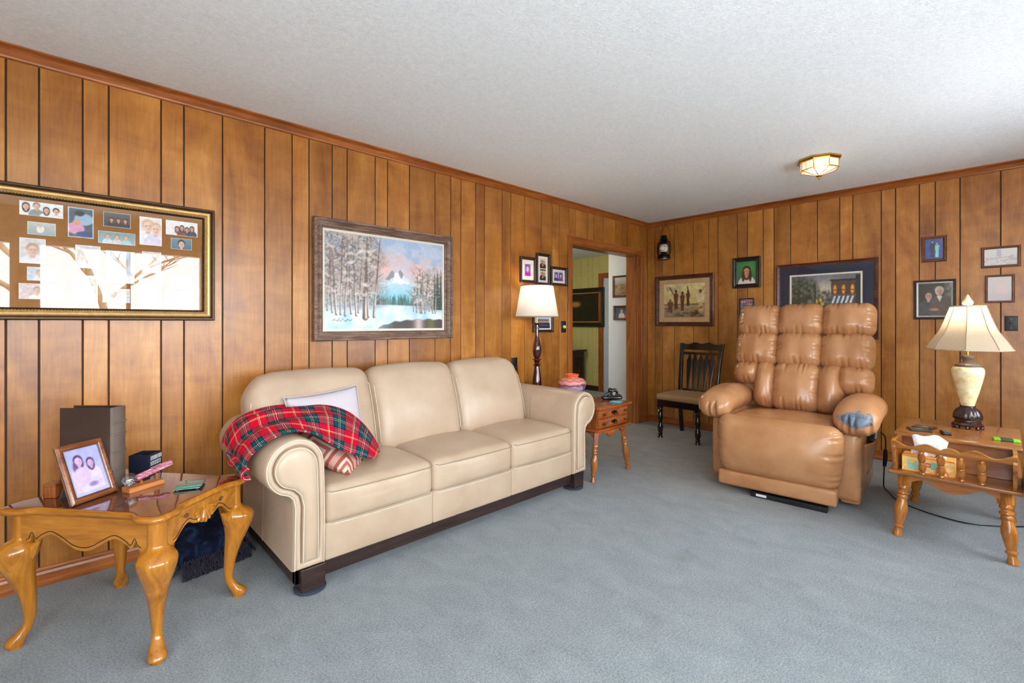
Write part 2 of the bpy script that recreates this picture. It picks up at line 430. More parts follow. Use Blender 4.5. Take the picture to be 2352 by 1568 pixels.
def wall_with_windows(name, axis, pos, thick, lo, hi, wins, mat):
    m = MB(); cuts = sorted(wins); e = lo
    def bx(a, b, z0, z1):
        if axis == 'y': m.box(a, b, pos-thick, pos, z0, z1)
        else: m.box(pos-thick, pos, a, b, z0, z1)
    for (a, b, z0, z1) in cuts:
        bx(e, a, 0, CEIL); bx(a, b, 0, z0); bx(a, b, z1, CEIL); e = b
    bx(e, hi, 0, CEIL)
    return struct(m.build(name, mat, smooth=False))
wall_with_windows('wall_south', 'y', ROOM_S, .14, ROOM_W-.14, .1, WINDOWS, M['plaster'])
wall_with_windows('wall_west', 'x', ROOM_W, .14, ROOM_S, .12, WINDOWS_W, M['plaster'])
wn = 0
def window(axis, pos, a, b, z0, z1, nmull):
    global wn; wn += 1
    m = MB(); w = .05
    def bx(mm, p, q, r, s, d0, d1):
        if axis == 'y': mm.box(p, q, pos+d0, pos+d1, r, s)
        else: mm.box(pos+d0, pos+d1, p, q, r, s)
    bx(m, a, a+w, z0, z1, -.10, .01); bx(m, b-w, b, z0, z1, -.10, .01); bx(m, a+w, b-w, z0, z0+w, -.10, .01); bx(m, a+w, b-w, z1-w, z1, -.10, .01)
    o = struct(m.build('window_%d' % wn, M['white_frame'], smooth=False))
    xs = [a+w + (b-a-2*w)*i/(nmull+1) for i in range(nmull+2)]
    for i in range(nmull+1):
        p = MB(); bx(p, xs[i]+.02*(i > 0), xs[i+1]-.02*(i < nmull), z0+w, z1-w, -.055, -.05); p.build('pane', M['window_glass'], o, smooth=False)
        if i: q = MB(); bx(q, xs[i]-.02, xs[i]+.02, z0+w, z1-w, -.09, 0); q.build('mullion', M['white_frame'], o, smooth=False)
    s = MB(); bx(s, a-.05, b+.05, z0-.03, z0, 0, .06); s.build('sill', M['white_frame'], o, smooth=False)
for (a, b, z0, z1), k in zip(WINDOWS, (1, 2, 2)): window('y', ROOM_S, a, b, z0, z1, k)
for (a, b, z0, z1) in WINDOWS_W: window('x', ROOM_W, a, b, z0, z1, 1)

# crown moulding and baseboards: profiled strips
crown = [(0, 2.44), (-.052, 2.44), (-.052, 2.432), (-.030, 2.428), (-.034, 2.418), (-.026, 2.408), (-.016, 2.396), (-.014, 2.388), (0, 2.386)]
def strip(prof, axis, lo, hi, name, mat):
    m = MB()
    if axis == 'x': m.rings([[(lo, p[0], p[1]) for p in prof], [(hi, p[0], p[1]) for p in prof]])
    else: m.rings([[(p[0], lo, p[1]) for p in prof], [(p[0], hi, p[1]) for p in prof]])
    return struct(m.build(name, mat, smooth=False))
strip(crown, 'x', ROOM_W, -.0, 'trim_1', M['trim_x'])
strip(crown, 'y', ROOM_S, -.012, 'trim_2', M['trim_y'])
base = [(0, 0), (-.016, 0), (-.016, .022), (-.012, .028), (-.012, .055), (-.008, .066), (-.010, .074), (-.005, .084), (0, .086)]
strip(base, 'x', ROOM_W, -1.548, 'baseboard_left', M['trim_x'])
strip(base, 'x', -.12, 0, 'baseboard_left_corner', M['trim_x'])
strip(base, 'y', ROOM_S, -.012, 'baseboard_far', M['trim_y'])

# cased opening
def casing(name, x0, x1, z0, z1, mat, stepx=None):
    m = MB().box(x0, x1, -.016, 0, z0, z1)
    return struct(m.build(name, mat, smooth=False, bevel=.004))
casing('trim_3', -1.547, -1.480, 0, 2.03, M['trim'])
casing('trim_4', -.252, -.125, 0, 2.03, M['trim'])
struct(MB().box(-.180, -.125, -.026, -.014, 0, 2.04).build('trim_5', M['trim'], smooth=False, bevel=.004))
struct(MB().box(-1.547, -.125, -.02, 0, 2.03, 2.105).build('trim_6', M['trim_x'], smooth=False, bevel=.004))
struct(MB().box(OPEN_L-.001, OPEN_L+.018, .0, .135, 0, OPEN_T).build('trim_7', M['trim'], smooth=False, bevel=.002))
struct(MB().box(OPEN_R-.018, OPEN_R+.001, .0, .135, 0, OPEN_T).build('trim_8', M['trim'], smooth=False, bevel=.002))
struct(MB().box(OPEN_L, OPEN_R, .0, .135, OPEN_T-.018, OPEN_T+.001).build('trim_9', M['trim_x'], smooth=False, bevel=.002))

# hall beyond the opening
struct(MB().box(.1, .2, .12, .646, 0, 2.40).build('wall_hall_white', M['white_wall'], smooth=False))
struct(MB().box(.2, 1.62, .546, .646, 0, 2.40).build('wall_hall_side', M['white_wall'], smooth=False))
wy = struct(MB().box(1.626, 1.75, .6, 4.2, 0, 2.40).build('wall_hall_end', M['yellow_wall'], smooth=False))
y = 1.9
while y < 4.1:
    w = random.choice([.1, .15, .2]); MB().box(1.620, 1.626, y+.002, y+w-.002, 0, 2.40).build('panel', M['yellow_wall'], wy, smooth=False); y += w
struct(MB().box(-2.6, 1.75, 4.1, 4.2, 0, 2.40).build('wall_hall_back', M['yellow_wall'], smooth=False))
struct(MB().box(-2.7, -2.6, .12, 4.2, 0, 2.40).build('wall_hall_west', M['white_wall'], smooth=False))
struct(MB().box(1.604, 1.62, 1.90, 4.1, 0, .09).build('baseboard_hall', M['walnut'], smooth=False))
# ------------------------------------------------------------------ painted pictures: colour per mesh point
def lin(c):
    c = np.asarray(c, float)
    return np.where(c <= .04045, c/12.92, ((c+.055)/1.055)**2.4)
class Pic:
    """small raster; x runs 0..asp, y runs 0..1 upwards, colours are 0..255"""
    def __init__(s, n, asp, bgc=(128,128,128), seed=1):
        s.ny = n; s.nx = max(4, int(round(n*asp))); s.asp = asp; s.rng = np.random.RandomState(seed)
        s.X, s.Y = np.meshgrid(np.linspace(0, asp, s.nx), np.linspace(0, 1, s.ny))
        s.a = np.zeros((s.ny, s.nx, 3)); s.a[:] = bgc
    def put(s, m, c):
        m = np.clip(m, 0, 1)[..., None]; s.a = s.a*(1-m)+np.asarray(c, float)*m; return s
    def soft(s, d, w): return np.clip(.5-d/max(w, 1e-6), 0, 1)
    def grad(s, c0, c1, y0=0, y1=1):
        t = np.clip((s.Y-y0)/(y1-y0), 0, 1)[..., None]; m = ((s.Y >= y0) & (s.Y <= y1))[..., None]
        s.a = np.where(m, np.asarray(c0)*(1-t)+np.asarray(c1)*t, s.a); return s
    def ell(s, cx, cy, rx, ry, c, al=1, w=.15, ang=0):
        dx = s.X-cx; dy = s.Y-cy
        u = dx*math.cos(ang)+dy*math.sin(ang); v = -dx*math.sin(ang)+dy*math.cos(ang)
        return s.put(s.soft(np.sqrt((u/rx)**2+(v/ry)**2)-1, w)*al, c)
    def rect(s, x0, x1, y0, y1, c, al=1):
        return s.put(((s.X >= x0) & (s.X <= x1) & (s.Y >= y0) & (s.Y <= y1))*al, c)
    def poly(s, P, c, al=1):
        ins = np.zeros(s.X.shape, bool); j = len(P)-1
        for i in range(len(P)):
            xi, yi = P[i]; xj, yj = P[j]
            if yi != yj: ins ^= ((yi > s.Y) != (yj > s.Y)) & (s.X < (xj-xi)*(s.Y-yi)/(yj-yi)+xi)
            j = i
        return s.put(ins*al, c)
    def line(s, x0, y0, x1, y1, w, c, al=1, w1=None):
        dx, dy = x1-x0, y1-y0; L = dx*dx+dy*dy+1e-12
        t = np.clip(((s.X-x0)*dx+(s.Y-y0)*dy)/L, 0, 1)
        d = np.hypot(s.X-x0-t*dx, s.Y-y0-t*dy); ww = w+(w1-w)*t if w1 is not None else w
        return s.put(np.clip((ww-d)*s.ny+.5, 0, 1)*al, c)
    def field(s, scale, octs=3):
        out = np.zeros(s.X.shape); amp = 1.0; tot = 0
        for o in range(octs):
            gx, gy = int(scale*s.asp)+3, int(scale)+3; g = s.rng.rand(gy+1, gx+1)
            fx = s.X/s.asp*(gx-1); fy = s.Y*(gy-1); ix = fx.astype(int); iy = fy.astype(int); tx = fx-ix; ty = fy-iy
            tx = tx*tx*(3-2*tx); ty = ty*ty*(3-2*ty)
            out += amp*((g[iy, ix]*(1-tx)+g[iy, np.minimum(ix+1, gx)]*tx)*(1-ty)+(g[np.minimum(iy+1, gy), ix]*(1-tx)+g[np.minimum(iy+1, gy), np.minimum(ix+1, gx)]*tx)*ty)
            tot += amp; amp *= .55; scale *= 2.1
        return out/tot
    def mottle(s, amt, scale=8):
        s.a = s.a*(1+(s.field(scale)[..., None]-.5)*2*amt); return s
    def person(s, x, y, h, hair, skin, shirt, longhair=False):
        """head and shoulders; y is the chin, h the head height"""
        s.ell(x, y-h*.95, h*.95, h*.95, shirt, 1, .1)
        s.rect(x-h*.95, x+h*.95, y-h*3, y-h*.95, shirt)
        if longhair: s.ell(x, y+h*.28, h*.46, h*.80, hair)
        s.rect(x-h*.16, x+h*.16, y-h*.3, y+h*.1, tuple(q*.9 for q in skin))
        s.ell(x, y+h*.62, h*.46, h*.55, hair); s.ell(x, y+h*.42, h*.36, h*.48, skin)
        for sx in (-1, 1): s.ell(x+sx*h*.14, y+h*.48, h*.055, h*.04, (60, 40, 40), .8, .5)
        s.ell(x, y+h*.18, h*.11, h*.035, (176, 104, 96), .7, .6); s.ell(x+h*.14, y+h*.36, h*.16, h*.34, tuple(q*.8 for q in skin), .45, .9); s.ell(x, y+h*.34, h*.05, h*.10, tuple(min(255, q*1.06) for q in skin), .6, .8)
        return s
    def figure(s, x, y0, h, hair, skin, top, bottom, wid=.16):
        """standing figure, feet at y0, height h"""
        s.poly([(x-h*wid*.7, y0), (x+h*wid*.7, y0), (x+h*wid*.6, y0+h*.5), (x-h*wid*.6, y0+h*.5)], bottom)
        s.poly([(x-h*wid*.75, y0+h*.45), (x+h*wid*.75, y0+h*.45), (x+h*wid, y0+h*.78), (x+h*wid*.3, y0+h*.85), (x-h*wid*.3, y0+h*.85), (x-h*wid, y0+h*.78)], top)
        s.ell(x, y0+h*.93, h*.065, h*.08, hair); s.ell(x, y0+h*.915, h*.05, h*.06, skin)
        return s
    def blur(s, n=1):
        for _ in range(n):
            b = np.pad(s.a, ((1, 1), (1, 1), (0, 0)), 'edge'); s.a = (b[1:-1, 1:-1]*2+b[:-2, 1:-1]+b[2:, 1:-1]+b[1:-1, :-2]+b[1:-1, 2:])/6
        return s
    def mesh(s, name, w, h, parent, mat, y=0.0, cx=0.0, cz=0.0, rot=None, loc=None):
        nx, ny = s.nx, s.ny
        co = np.zeros((ny, nx, 3)); co[..., 0] = (s.X/s.asp-.5)*w+cx; co[..., 1] = y; co[..., 2] = (s.Y-.5)*h+cz
        me = bpy.data.meshes.new(name); me.vertices.add(nx*ny); me.vertices.foreach_set('co', co.ravel())
        i = np.arange((ny-1)*(nx-1)); r = i//(nx-1); c = i % (nx-1); a = r*nx+c
        q = np.stack([a, a+1, a+nx+1, a+nx], 1).ravel().astype(np.int32)
        me.loops.add(len(q)); me.loops.foreach_set('vertex_index', q)
        me.polygons.add(len(i)); me.polygons.foreach_set('loop_start', (i*4).astype(np.int32))
        me.update(calc_edges=True)
        at = me.color_attributes.new('Col', 'FLOAT_COLOR', 'POINT')
        col = np.ones((ny, nx, 4)); col[..., :3] = lin(np.clip(s.a, 0, 255)/255.0)
        at.data.foreach_set('color', col.ravel()); me.materials.append(mat); me.update()
        o = link(bpy.data.objects.new(name, me), parent)
        if rot is not None: o.rotation_euler = rot
        if loc is not None: o.location = loc
        return o
M['print'] = vcol_material('photo_print', .4)
M['oil'] = vcol_material('oil_paint', .4, .5, .35)
M['paper'] = vcol_material('paper_print', .6)

def frame_mesh(w, h, prof):
    """mitred frame in the xz plane facing -y; prof is [(inset, y)] from the outer back to the inner edge"""
    m = MB(); rr = []
    for (i, y) in prof:
        a, b = w/2-i, h/2-i
        rr.append([(-a, y, -b), (a, y, -b), (a, y, b), (-a, y, b)])
    return m.rings(rr, True, False)
def bar_profile(bw, d, kind='round'):
    if kind == 'flat': return [(0, 0), (0, -d), (bw*.12, -d*1.08), (bw*.8, -d), (bw, -d*.75), (bw, 0)]
    if kind == 'step': return [(0, 0), (0, -d*.9), (bw*.1, -d), (bw*.28, -d), (bw*.32, -d*.8), (bw*.6, -d*.62), (bw*.66, -d*.7), (bw*.8, -d*.7), (bw*.86, -d*.5), (bw, -d*.4), (bw, 0)]
    if kind == 'scoop': return [(0, 0), (0, -d*.8), (bw*.06, -d), (bw*.2, -d), (bw*.3, -d*.86), (bw*.5, -d*.7), (bw*.75, -d*.62), (bw, -d*.55), (bw, 0)]
    return [(0, 0), (0, -d*.5), (bw*.1, -d*.8), (bw*.3, -d), (bw*.55, -d), (bw*.8, -d*.75), (bw, -d*.45), (bw, 0)]
LW, FW = 0.0, R(-90)     # facing of things hung on the left wall and on the far wall
def picture(name, label, cat, wall, c, z, w, h, bw, fmat, pic, d=.02, kind='round', mat_border=0, mat_col=None, liner=None, group=None, glass=True, pmat=None, tilt=0.0):
    """c is the position along the wall (x on the left wall, y on the far wall)"""
    loc = (c, -.001, z) if wall == 'L' else (-.001, c, z)
    t = thing(name, label, cat, loc, LW if wall == 'L' else FW, group)
    frame_mesh(w, h, bar_profile(bw, d, kind)).build('frame', fmat, t, smooth=False)
    iw, ih = w-2*bw, h-2*bw
    MB().box(-iw/2-.002, iw/2+.002, -.004, 0, -ih/2-.002, ih/2+.002).build('backing', M['paperboard'], t, smooth=False)
    pw, ph = iw, ih
    if mat_border:
        b = mat_border if hasattr(mat_border, '__len__') else (mat_border, mat_border)
        pw, ph = iw-2*b[0], ih-2*b[1]
        rr = [[(-a, y, -e), (a, y, -e), (a, y, e), (-a, y, e)] for (a, e, y) in ((iw/2, ih/2, -.007), (pw/2, ph/2, -.007), (pw/2-.002, ph/2-.002, -.005))]
        MB().rings(rr, True, False).build('mat_board', mat_col, t, smooth=False)
    if liner:
        lw, lm = liner
        rr = [[(-a, y, -e), (a, y, -e), (a, y, e), (-a, y, e)] for (a, e, y) in ((pw/2+.001, ph/2+.001, -.010), (pw/2-lw, ph/2-lw, -.009), (pw/2-lw, ph/2-lw, -.005))]
        MB().rings(rr, True, False).build('liner', lm, t, smooth=False); pw -= 2*lw; ph -= 2*lw
    if pic is not None: pic.blur(1).mesh('picture', pw, ph, t, pmat or M['print'], -.0055)
    if glass: MB().add([(-iw/2, -.0095, -ih/2), (iw/2, -.0095, -ih/2), (iw/2, -.0095, ih/2), (-iw/2, -.0095, ih/2)], [(0, 1, 2, 3)]).build('glass', M['glass'], t, smooth=False)
    return t
M['paperboard'] = plain('paperboard', srgb(120, 100, 76), .9)
M['frame_dark'] = wood('frame_dark_brown', srgb(34, 20, 14), srgb(54, 34, 24), srgb(76, 50, 36), 'x', 2, .3)
M['frame_black'] = wood('frame_black_brown', srgb(18, 13, 11), srgb(32, 24, 19), srgb(50, 38, 30), 'x', 2, .3)
M['frame_brown'] = wood('frame_mid_brown', srgb(70, 38, 20), srgb(104, 60, 34), srgb(130, 80, 48), 'x', 2, .28)
M['frame_red'] = wood('frame_red_brown', srgb(60, 28, 18), srgb(86, 44, 30), srgb(108, 60, 42), 'x', 2, .25)
M['frame_weathered'] = wood('frame_weathered_grey_brown', srgb(82, 58, 48), srgb(118, 90, 76), srgb(146, 118, 102), 'x', 3, .55, contrast=1.4, bump=.2)
M['mat_white'] = plain('mat_board_white', srgb(226, 222, 216), .9)
M['mat_tan'] = plain('mat_board_tan', srgb(196, 160, 112), .9)
M['mat_navy'] = plain('mat_board_navy', srgb(26, 38, 66), .9)
M['linen'] = plain('linen_liner', srgb(226, 218, 204), .9, nscale=200)
M['gold'] = plain('gold_leaf', srgb(206, 164, 104), .35, .45, .12, 60)
M['gold_dark'] = plain('dark_gold_edge', srgb(62, 42, 22), .35, .5, .15, 60)
M['bead'] = plain('antique_bead_trim', srgb(70, 56, 36), .35, .7, .25, 80)
M['mat_brown'] = plain('mat_board_brown', srgb(150, 98, 40), .9)
SK, SK2 = (222, 176, 150), (205, 150, 122)

# ---- large photo collage on the left wall
cw, ch = .90, .612
cc = thing('photo_collage', 'wide gold-framed collage of family snapshots on a brown mat behind reflecting glass', 'framed photos', (-5.082, -.001, 1.531), LW)
frame_mesh(cw, ch, [(0, 0), (0, -.026), (.005, -.034), (.012, -.034), (.018, -.026), (.024, -.020)]).build('frame', M['gold_dark'], cc, smooth=False)
frame_mesh(cw-.040, ch-.040, [(0, -.0), (0, -.024), (.006, -.029), (.014, -.027), (.024, -.017), (.024, 0)]).build('gilt_moulding', M['gold'], cc, smooth=False)
bd = frame_mesh(cw-.084, ch-.084, [(-.004, -.004), (-.004, -.015), (.008, -.018), (.014, -.012), (.014, 0)]).build('bead_trim', M['bead'], cc, smooth=False)
m = MB(); a, b = (cw-.084)/2-.003, (ch-.084)/2-.003; nb = 76; oct_v = [(.0045, 0, 0), (-.0045, 0, 0), (0, .003, 0), (0, -.004, 0), (0, 0, .0045), (0, 0, -.0045)]; oct_f = [(0,2,4),(2,1,4),(1,3,4),(3,0,4),(2,0,5),(1,2,5),(3,1,5),(0,3,5)]
for k in range(nb):
    for sz in (-1, 1): m.add(oct_v, oct_f, T(-a+2*a*(k+.5)/nb, -.017, sz*b))
for k in range(int(nb*b/a)):
    for sx in (-1, 1): m.add(oct_v, oct_f, T(sx*a, -.017, -b+2*b*(k+.5)/int(nb*b/a)))
tag(m.build('beads', M['gold'], bd, smooth=False), kind='stuff')
MB().box(-cw/2+.05, cw/2-.05, -.006, 0, -ch/2+.05, ch/2-.05).build('mat_board', M['mat_brown'], cc, smooth=False)
ph_list = [(-5.384,-5.242,1.764,1.700,0), (-5.359,-5.267,1.673,1.615,1), (-5.226,-5.135,1.762,1.620,2), (-5.1,-4.995,1.760,1.688,3), (-5.119,-4.977,1.664,1.604,4), (-4.96,-4.868,1.758,1.614,5), (-4.851,-4.71,1.757,1.680,6), (-4.829,-4.736,1.665,1.606,7),
           (-5.384,-5.30,1.597,1.482,8), (-5.36,-5.26,1.467,1.405,9), (-5.386,-5.242,1.391,1.320,10), (-5.21,-5.12,1.44,1.31,11), (-5.103,-4.998,1.382,1.312,12), (-4.963,-4.872,1.442,1.308,13), (-4.829,-4.736,1.458,1.395,14), (-4.855,-4.716,1.380,1.301,15), (-5.2,-5.11,1.585,1.475,16), (-5.09,-4.98,1.57,1.41,17), (-4.95,-4.87,1.58,1.47,18)]
for (x0, x1, z1, z0, k) in ph_list:
    w, h = x1-x0, z1-z0; p = Pic(56 if k < 8 else 34, w/h, (235, 232, 232), k+3); A = p.asp
    if k == 0:
        p.person(.32, .42, .42, (50,32,28), SK, (235,232,228), True); p.person(.85, .5, .42, (120,120,122), SK, (140,146,152)); p.person(1.35, .3, .38, (70,42,34), SK, (236,232,230), True); p.person(1.85, .3, .38, (40,28,24), SK, (232,230,230))
    elif k == 1: p.grad((150,160,160), (190,192,188)); p.ell(A*.45, .45, .22, .3, (226,222,216)); p.ell(A*.45, .68, .1, .12, SK)
    elif k == 2: p.grad((60,74,84), (70,92,112)); p.ell(A*.62, .62, .24, .2, (150,178,206)); p.ell(A*.45, .82, .12, .1, (50,48,50)); p.ell(A*.3, .3, .22, .2, (216,150,190)); p.ell(A*.34, .5, .1, .1, SK2); p.ell(A*.7, .12, .25, .1, (30,60,120))
    elif k == 3: p.grad((60,50,50), (90,84,82)); [p.person(A*q, .35, .26, (40,26,22), SK2, (40,38,44), True) for q in (.3, .55, .8)]
    elif k == 4: p.grad((150,172,180), (120,150,150)); [p.person(A*q, .42, .34, (140,120,100), SK, c) for q, c in ((.25, (200,216,226)), (.5, (210,200,200)), (.75, (160,200,206)))]
    elif k == 5: p.grad((226,214,214), (240,228,226)); p.person(A*.38, .5, .38, (214,180,150), (238,200,184), (236,230,236)); p.person(A*.72, .42, .36, (210,176,150), (238,200,184), (220,212,236))
    elif k == 6: [p.person(A*q, .3+.1*(i % 2), .3, (60,36,30), SK2, c, True) for i, (q, c) in enumerate(((.35,(220,220,230)), (.5,(120,60,70)), (.66,(110,70,70)), (.82,(50,60,90))))]
    elif k == 7: p.grad((70,104,120), (104,136,150)); p.person(A*.5, .2, .6, (40,34,34), SK, (70,100,110))
    else:
        c = [(206,200,198), (190,196,204), (212,190,186), (200,206,196)][k % 4]; p.a[:] = c; p.mottle(.12)
        p.person(A*(.4 if A > 1.2 else .5), .35, .4, (168,140,122), SK, (224,220,226))
        if A > 1.2: p.person(A*.72, .3, .36, (120,96,84), SK, (180,190,214))
    e = .03
    brd = (p.X < e*.8) | (p.X > A-e*.8) | (p.Y < e) | (p.Y > 1-e); p.put(brd*.8, (240,240,240))
    p.mottle(.08, 9).blur(1).mesh('photo', w, h, cc, M['print'], -.008, (x0+x1)/2+5.082, (z0+z1)/2-1.531)
MB().add([(-cw/2+.055, -.012, -ch/2+.055), (cw/2-.055, -.012, -ch/2+.055), (cw/2-.055, -.012, ch/2-.055), (-cw/2+.055, -.012, ch/2-.055)], [(0, 1, 2, 3)]).build('glass', M['glass'], cc, smooth=False)

# ---- winter landscape in oils
def winter():
    p = Pic(190, .938/.652, (186,202,226), 11); A = p.asp; rg = p.rng; U = p.X/A; V = p.Y
    f = p.field(4); f2 = p.field(7)
    p.grad((214,206,214), (176,196,224), .35, 1.0)
    p.put(np.exp(-((V-.68-.06*(f-.5))/.13)**2)*np.clip(f*1.9-.25, 0, 1)*np.clip((U-.25)*4, 0, 1)*.95, (240,178,164)); p.put(np.clip((f2-.5)*4, 0, .6)*(V > .75), (150,176,214))
    # mountain
    base = .40; ridge = np.interp(U, [.36,.43,.48,.53,.555,.575,.60,.64,.70,.78,.84], [.40,.50,.545,.655,.625,.635,.668,.60,.545,.46,.40])
    mt = np.clip((ridge-V)*60, 0, 1)*np.clip((V-.27)*60, 0, 1)*((U > .36) & (U < .84)); k = np.clip((V-.36)/.2, 0, 1)[..., None]
    p.a = p.a*(1-mt[..., None])+mt[..., None]*((np.array((136,200,224))*(1-k)+np.array((206,222,236))*k))
    p.poly([(A*.47,.545), (A*.53,.655), (A*.545,.63), (A*.545,.58), (A*.52,.56), (A*.50,.535)], (126,130,134), .85); p.poly([(A*.582,.64), (A*.60,.667), (A*.63,.615), (A*.61,.56), (A*.60,.59)], (132,128,124), .85); p.poly([(A*.553,.625), (A*.575,.635), (A*.587,.585), (A*.66,.52), (A*.60,.50), (A*.56,.52), (A*.52,.50), (A*.55,.575)], (240,242,242), .9)
    p.line(A*.66, .53, A*.73, .47, .012, (232,238,242), .8, .003); p.line(A*.50, .50, A*.44, .46, .010, (226,236,242), .8, .003)
    # distant firs
    for i in range(90):
        x = A*rg.uniform(.40, .78); h = rg.uniform(.05, .14); b = .26
        p.poly([(x-.016, b), (x+.016, b), (x, b+h)], [(62,104,98), (78,124,118), (50,84,82), (96,140,138)][i % 4], .85)
    # snow ground
    g0 = np.interp(U, [0,.2,.4,.5,.66,.74,1], [.20,.20,.22,.27,.265,.215,.20]); sn = np.clip((g0-V)*80, 0, 1); kk = np.clip(f2*1.7-.35, 0, 1)[..., None]
    p.a = p.a*(1-sn[..., None])+sn[..., None]*(np.array((168,208,228))*(1-kk)+np.array((240,243,243))*kk)
    # stream
    wl = np.interp(U, [.36,.46,.56,.70,.85,1], [-.02,.045,.085,.105,.112,.108])+.006*np.sin(U*60); wa = np.clip((wl-V)*70, 0, 1)
    p.put(wa*.95, (66,56,54)); p.put(wa*np.exp(-((U-.77)/.045)**2)*.9, (220,190,184)); p.put(wa*np.exp(-((U-.89)/.04)**2)*.7, (112,118,58)); p.put(wa*np.clip((.55-U)*7, 0, .8), (120,160,176))
    # snowy foliage masses
    g = p.field(26, 3); tw = p.field(70, 2); fo = p.field(9, 2)
    lt = np.clip((.50-U-.10*np.clip(.5-V, 0, 1)*0+.10*(fo-.5))*7, 0, 1)*np.clip((V-.22)*9, 0, 1)*np.clip(1.35-np.clip(V-.5, 0, 1)*np.clip(U-.3, 0, 1)*10, 0, 1)
    rt = np.clip((U-.70+.16*(fo-.5))*9, 0, 1)*np.clip((.74-V+.2*(fo-.5)-.25*np.abs(U-.83))*7, 0, 1)*np.clip((V-.20)*10, 0, 1)
    for mk, c0, c1, c2 in ((lt, (146,130,120), (100,82,74), (220,213,205)), (rt, (158,150,138), (106,98,84), (224,220,212))):
        p.put(mk*np.clip(g*1.9-.30, 0, .9), c0); p.put(mk*np.clip((tw-.50)*6, 0, .8), c1); p.put(mk*np.clip((g-.54)*6, 0, .55), c2)
    p.put(np.clip((.40-V)*5, 0, 1)*np.clip((V-.20)*20, 0, 1)*np.clip((.44-U)*6, 0, 1)*np.clip(tw*1.6-.35, 0, .75), (92,92,80)); p.put(np.clip((.38-V)*6, 0, 1)*np.clip((V-.20)*20, 0, 1)*np.clip((U-.72)*8, 0, 1)*np.clip(tw*1.6-.35, 0, .7), (84,92,80))
    for (x, w) in ((.955, .085), (.985, .07), (.925, .05)):
        for q in range(11): p.poly([(A*x-w*(1-q/11)*.6, .22+q*.042), (A*x+w*(1-q/11)*.6, .22+q*.042), (A*x, .30+q*.042)], (46,70,60), .75)
    trunks = [(.055,.17,.90,.010,-.02), (.085,.15,.84,.013,-.035), (.115,.15,.95,.010,.015), (.15,.14,.9,.013,.02), (.195,.16,.8,.011,-.02), (.235,.14,.97,.013,-.03), (.305,.12,.99,.034,.015), (.33,.13,.7,.015,-.02), (.375,.13,.97,.016,.05), (.25,.17,.75,.009,.03), (.02,.19,.8,.008,.02), (.72,.20,.48,.007,.01), (.75,.19,.62,.009,.01), (.785,.18,.66,.010,.02), (.80,.18,.70,.010,-.02), (.83,.18,.64,.009,.03), (.905,.18,.56,.009,-.01), (.93,.18,.66,.009,.02), (.87,.20,.5,.006,.01)]
    for (x, y0, y1, w, lnn) in trunks:
        p.line(A*x, y0, A*(x+lnn), y1, w, (104,82,72), .9, .003); p.line(A*x+w*.35, y0+.01, A*(x+lnn*.4)+w*.25, y0+(y1-y0)*.42, w*.62, (228,220,214), .95, .003); p.line(A*x-w*.4, y0, A*(x+lnn*.2)-w*.3, y0+.12, w*.4, (92,66,54), .8, .002)
        for q in range(10):
            yy = y0+(y1-y0)*rg.uniform(.35, .97); xx = A*(x+lnn*(yy-y0)/(y1-y0)); dx = rg.uniform(-.12, .12); p.line(xx, yy, xx+dx, yy+abs(dx)*rg.uniform(.3, 1.1), .0045, [(104,84,76), (150,130,120)][q % 2], .75, .001)
    for i in range(60): p.ell(A*rg.uniform(.02, .42), rg.uniform(.36, .97), rg.uniform(.02, .05), rg.uniform(.008, .018), [(228,222,216), (150,132,124), (210,202,196)][i % 3], .6, .8, rg.uniform(-.7, .7))
    for i in range(26): p.ell(A*rg.uniform(.72, .9), rg.uniform(.3, .62), rg.uniform(.015, .035), rg.uniform(.006, .014), (228,224,218), .6, .8, rg.uniform(-.7, .7))
    for q in range(9): p.line(A*(.06+q*.016), .085+.008*math.sin(q*2), A*(.075+q*.016), .095+.012*math.cos(q*3), .003, (70,60,60), .8)
    return p.mottle(.05, 40)
picture('landscape_painting', 'snowy birch forest and mountain oil painting in a weathered grey-brown wood frame above the sofa', 'painting', 'L', -3.551, 1.494, 1.082, .80, .062, M['frame_weathered'], winter(), .045, 'step', 0, None, (.016, M['linen']), glass=False, pmat=M['oil'])

# ---- small frames around the floor lamp
def port(seed, bgc, hair, skin, shirt, asp=.72, lh=False):
    p = Pic(56, asp, bgc, seed); p.mottle(.1); return p.person(asp*.5, .42, .42, hair, skin, shirt, lh)
picture('framed_photo', 'dark wooden frame with a purple-toned child portrait, left of the tall two-photo frame', 'photo frame', 'L', -2.127, 1.705, .205, .238, .026, M['frame_dark'], port(21, (150,110,190), (90,60,130), (226,200,226), (180,30,160)), .024, 'step', (.036, .036), M['mat_white'])
def duo():
    p = Pic(120, .36, (236,234,230), 22); A = p.asp
    for b in (.55, .04):
        p.rect(.03, A-.03, b, b+.42, (210,196,186)); p.person(A*.42, b+.22, .11, (60,40,30), SK, (40,36,40), True); p.person(A*.66, b+.2, .1, (120,80,50), SK, (60,40,44), True); p.person(A*.5, b+.1, .09, (50,36,30), SK, (36,30,36), True); p.rect(0, A, b-.04, b, (236,234,230))
    return p
picture('framed_photo', 'tall narrow dark frame holding two stacked group snapshots above the floor lamp', 'photo frame', 'L', -1.922, 1.725, .186, .302, .026, M['frame_dark'], duo(), .024, 'step', (.014, .014), M['mat_white'])
def pair():
    p = Pic(56, 1.25, (230,226,226), 23); p.rect(.04, .58, .04, .96, (120,110,190)); p.rect(.66, 1.21, .04, .96, (110,100,180))
    p.person(.31, .4, .4, (40,30,60), (216,180,210), (60,50,120)); p.person(.93, .4, .4, (50,36,70), (220,184,210), (150,70,170), True); return p
